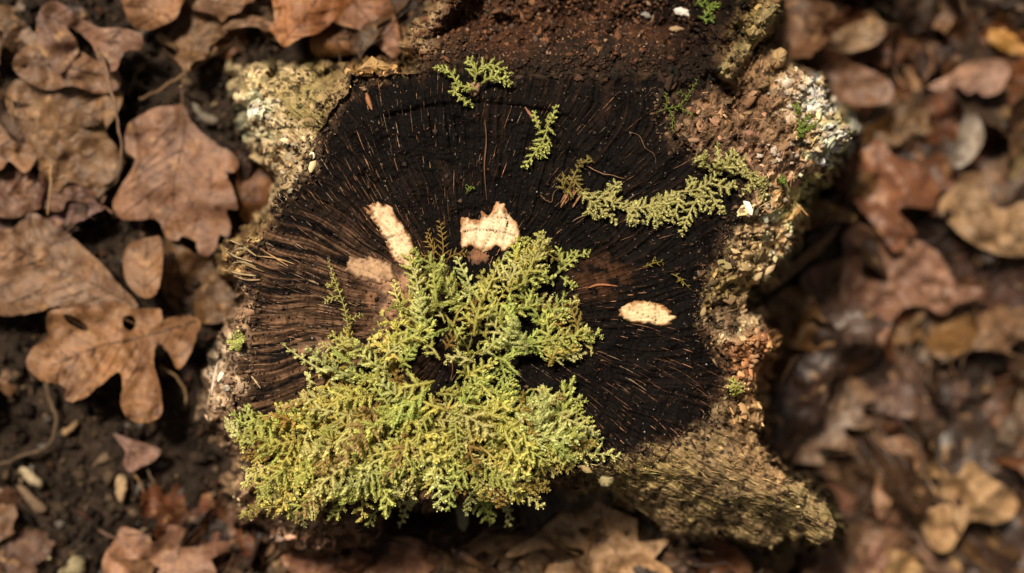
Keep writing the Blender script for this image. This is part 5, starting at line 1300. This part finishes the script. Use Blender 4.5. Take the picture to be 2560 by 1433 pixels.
lump('pale lichen-crusted bark piece in the soil corner', [(108, 1400), (140, 1385), (180, 1382), (212, 1398), (214, 1430), (180, 1450), (120, 1445)], .007, (.34, .29, .17), .004, 8, 'bark_scrap', 'bark scrap')
lump('pinkish seed husk under the two-armed moss sprig', [(1170, 215), (1185, 205), (1200, 208), (1200, 226), (1188, 243), (1178, 238)], .003, (.34, .20, .13), .001, 9, 'husk', 'husk', True)
lump('white flake lying on the rotten ledge', [(1684, 25), (1700, 18), (1720, 26), (1742, 32), (1738, 50), (1712, 42), (1692, 38)], .003, (.72, .68, .62), .002, 10, 'lichen_flake', 'lichen flake', True)
lump('buff wood scrap on the rotten ledge', [(1672, 70), (1690, 66), (1712, 72), (1700, 80), (1680, 80)], .003, (.40, .27, .16), .002, 11, 'wood_chip', 'wood chip', True)
lump('grey crumb beside the white flake on the ledge', [(1600, 36), (1618, 30), (1630, 42), (1616, 48)], .003, (.30, .28, .25), .002, 12, 'wood_chip', 'wood chip', True)
lump('upright tan bark shard on the right shoulder of the stump', [(1924, 150), (1930, 130), (1952, 120), (1968, 132), (1962, 158), (1944, 172), (1928, 166)], .006, (.42, .28, .14), .004, 13, 'bark_scrap', 'bark scrap', True)
lump('round yellowish chip between moss mat and long root', [(1494, 1195), (1508, 1182), (1528, 1186), (1536, 1200), (1524, 1216), (1502, 1214)], .004, (.40, .34, .18), .003, 14, 'wood_chip', 'wood chip', True)
lump('thin pale stick scrap standing below the moss', [(1140, 1262), (1158, 1256), (1172, 1270), (1170, 1310), (1160, 1328), (1148, 1318), (1142, 1290)], .005, (.34, .30, .18), .03, 15, 'wood_chip', 'wood chip')
lump('buff crumb of torn bark by the left end of the ledge', [(890, 175), (910, 160), (930, 140), (945, 150), (965, 158), (985, 170), (960, 184), (920, 186)], .006, (.44, .28, .12), .002, 16, 'bark_scrap', 'bark scrap', True)
CR = np.random.default_rng(8)
CRUST = []
for cx, cy, sx, sy, cnt, cc in [(2000, 240, 34, 28, 34, (.72, .62, .50)), (2062, 335, 30, 40, 26, (.62, .48, .33)), (645, 285, 26, 26, 16, (.60, .53, .38)), (545, 940, 14, 30, 10, (.60, .52, .42)), (1930, 385, 26, 16, 12, (.62, .52, .42)),
                                (1930, 560, 24, 60, 18, (.50, .40, .27)), (1868, 900, 16, 40, 10, (.50, .30, .16)), (720, 400, 20, 40, 10, (.50, .43, .30)), (690, 1340, 40, 14, 8, (.40, .29, .22))]:
    for _ in range(cnt):
        CRUST.append((cx + CR.normal(0, sx), cy + CR.normal(0, sy), CR.lognormal(math.log(8.5), .4), np.array(cc) * CR.uniform(.7, 1.1)))
for k, (x, y, r, cc) in enumerate(CRUST):
    rng = np.random.default_rng(k); n = 9
    a = np.linspace(0, 2 * math.pi, n, endpoint=False); rr = r * rng.uniform(.45, 1.25, n)
    q = np.stack([x + np.cos(a) * rr, y + np.sin(a) * rr * .8], -1); zc = float(zs(np.array([x]), np.array([y]))[0]) + .0006
    V = []; 
    for s_, h in ((1, -.003), (.9, .0006), (.5, .0018)):
        p = np.array([x, y]) + (q - [x, y]) * s_; zz = zc + h + rng.normal(0, .0006, n); X, Y = wpos(p[:, 0], p[:, 1], zz); V.append(np.stack([X, Y, zz], -1))
    X, Y = wpos(x, y, zc + .002); V = np.concatenate(V + [np.array([[X, Y, zc + .002]])])
    F = [t for r_ in range(2) for i in range(n) for t in ((r_ * n + i, r_ * n + (i + 1) % n, (r_ + 1) * n + (i + 1) % n), (r_ * n + i, (r_ + 1) * n + (i + 1) % n, (r_ + 1) * n + i))] + [(2 * n + i, 2 * n + (i + 1) % n, 3 * n) for i in range(n)]
    o = add('lichen_crust', mesh_from('lichen_crust', V, np.array(F), M_chip, np.tile(np.array(cc), (len(V), 1)) * rng.uniform(.75, 1.15, (len(V), 1))), STUMP)

# ------------------------------------------------------------------ soil crumbs
def soil():
    rng = np.random.default_rng(123)
    n = 42000
    X = rng.uniform(-.40, .40, n); Y = rng.uniform(-.26, .26, n)
    left = X < -0.06
    ok = left | (rng.random(n) < .25); X, Y = X[ok], Y[ok]; n = len(X)
    s = np.minimum(rng.lognormal(math.log(.00125), .55, n), .004)
    pal = .6 * np.array([(.045, .030, .021), (.075, .050, .034), (.022, .015, .011), (.13, .088, .055), (.26, .18, .11), (.10, .045, .028), (.20, .18, .16)])
    c = pal[rng.choice(7, n, p=[.28, .24, .19, .14, .06, .06, .03])] * rng.uniform(.8, 1.8, (n, 1))
    Z = ground_fine(X, Y) + s * .35
    o = joined('soil_crumbs', OCT_V, OCT_F, np.stack([X, Y, Z], -1), rand_rot(n, rng, .8), np.stack([s * rng.uniform(.8, 1.9, n), s * rng.uniform(.6, 1.1, n), s * rng.uniform(.5, .9, n)], -1), c, M_soil, None, rng)
    tag(o, 'loose dark soil crumbs and tiny wood bits over the ground', 'soil', kind='stuff')
soil()
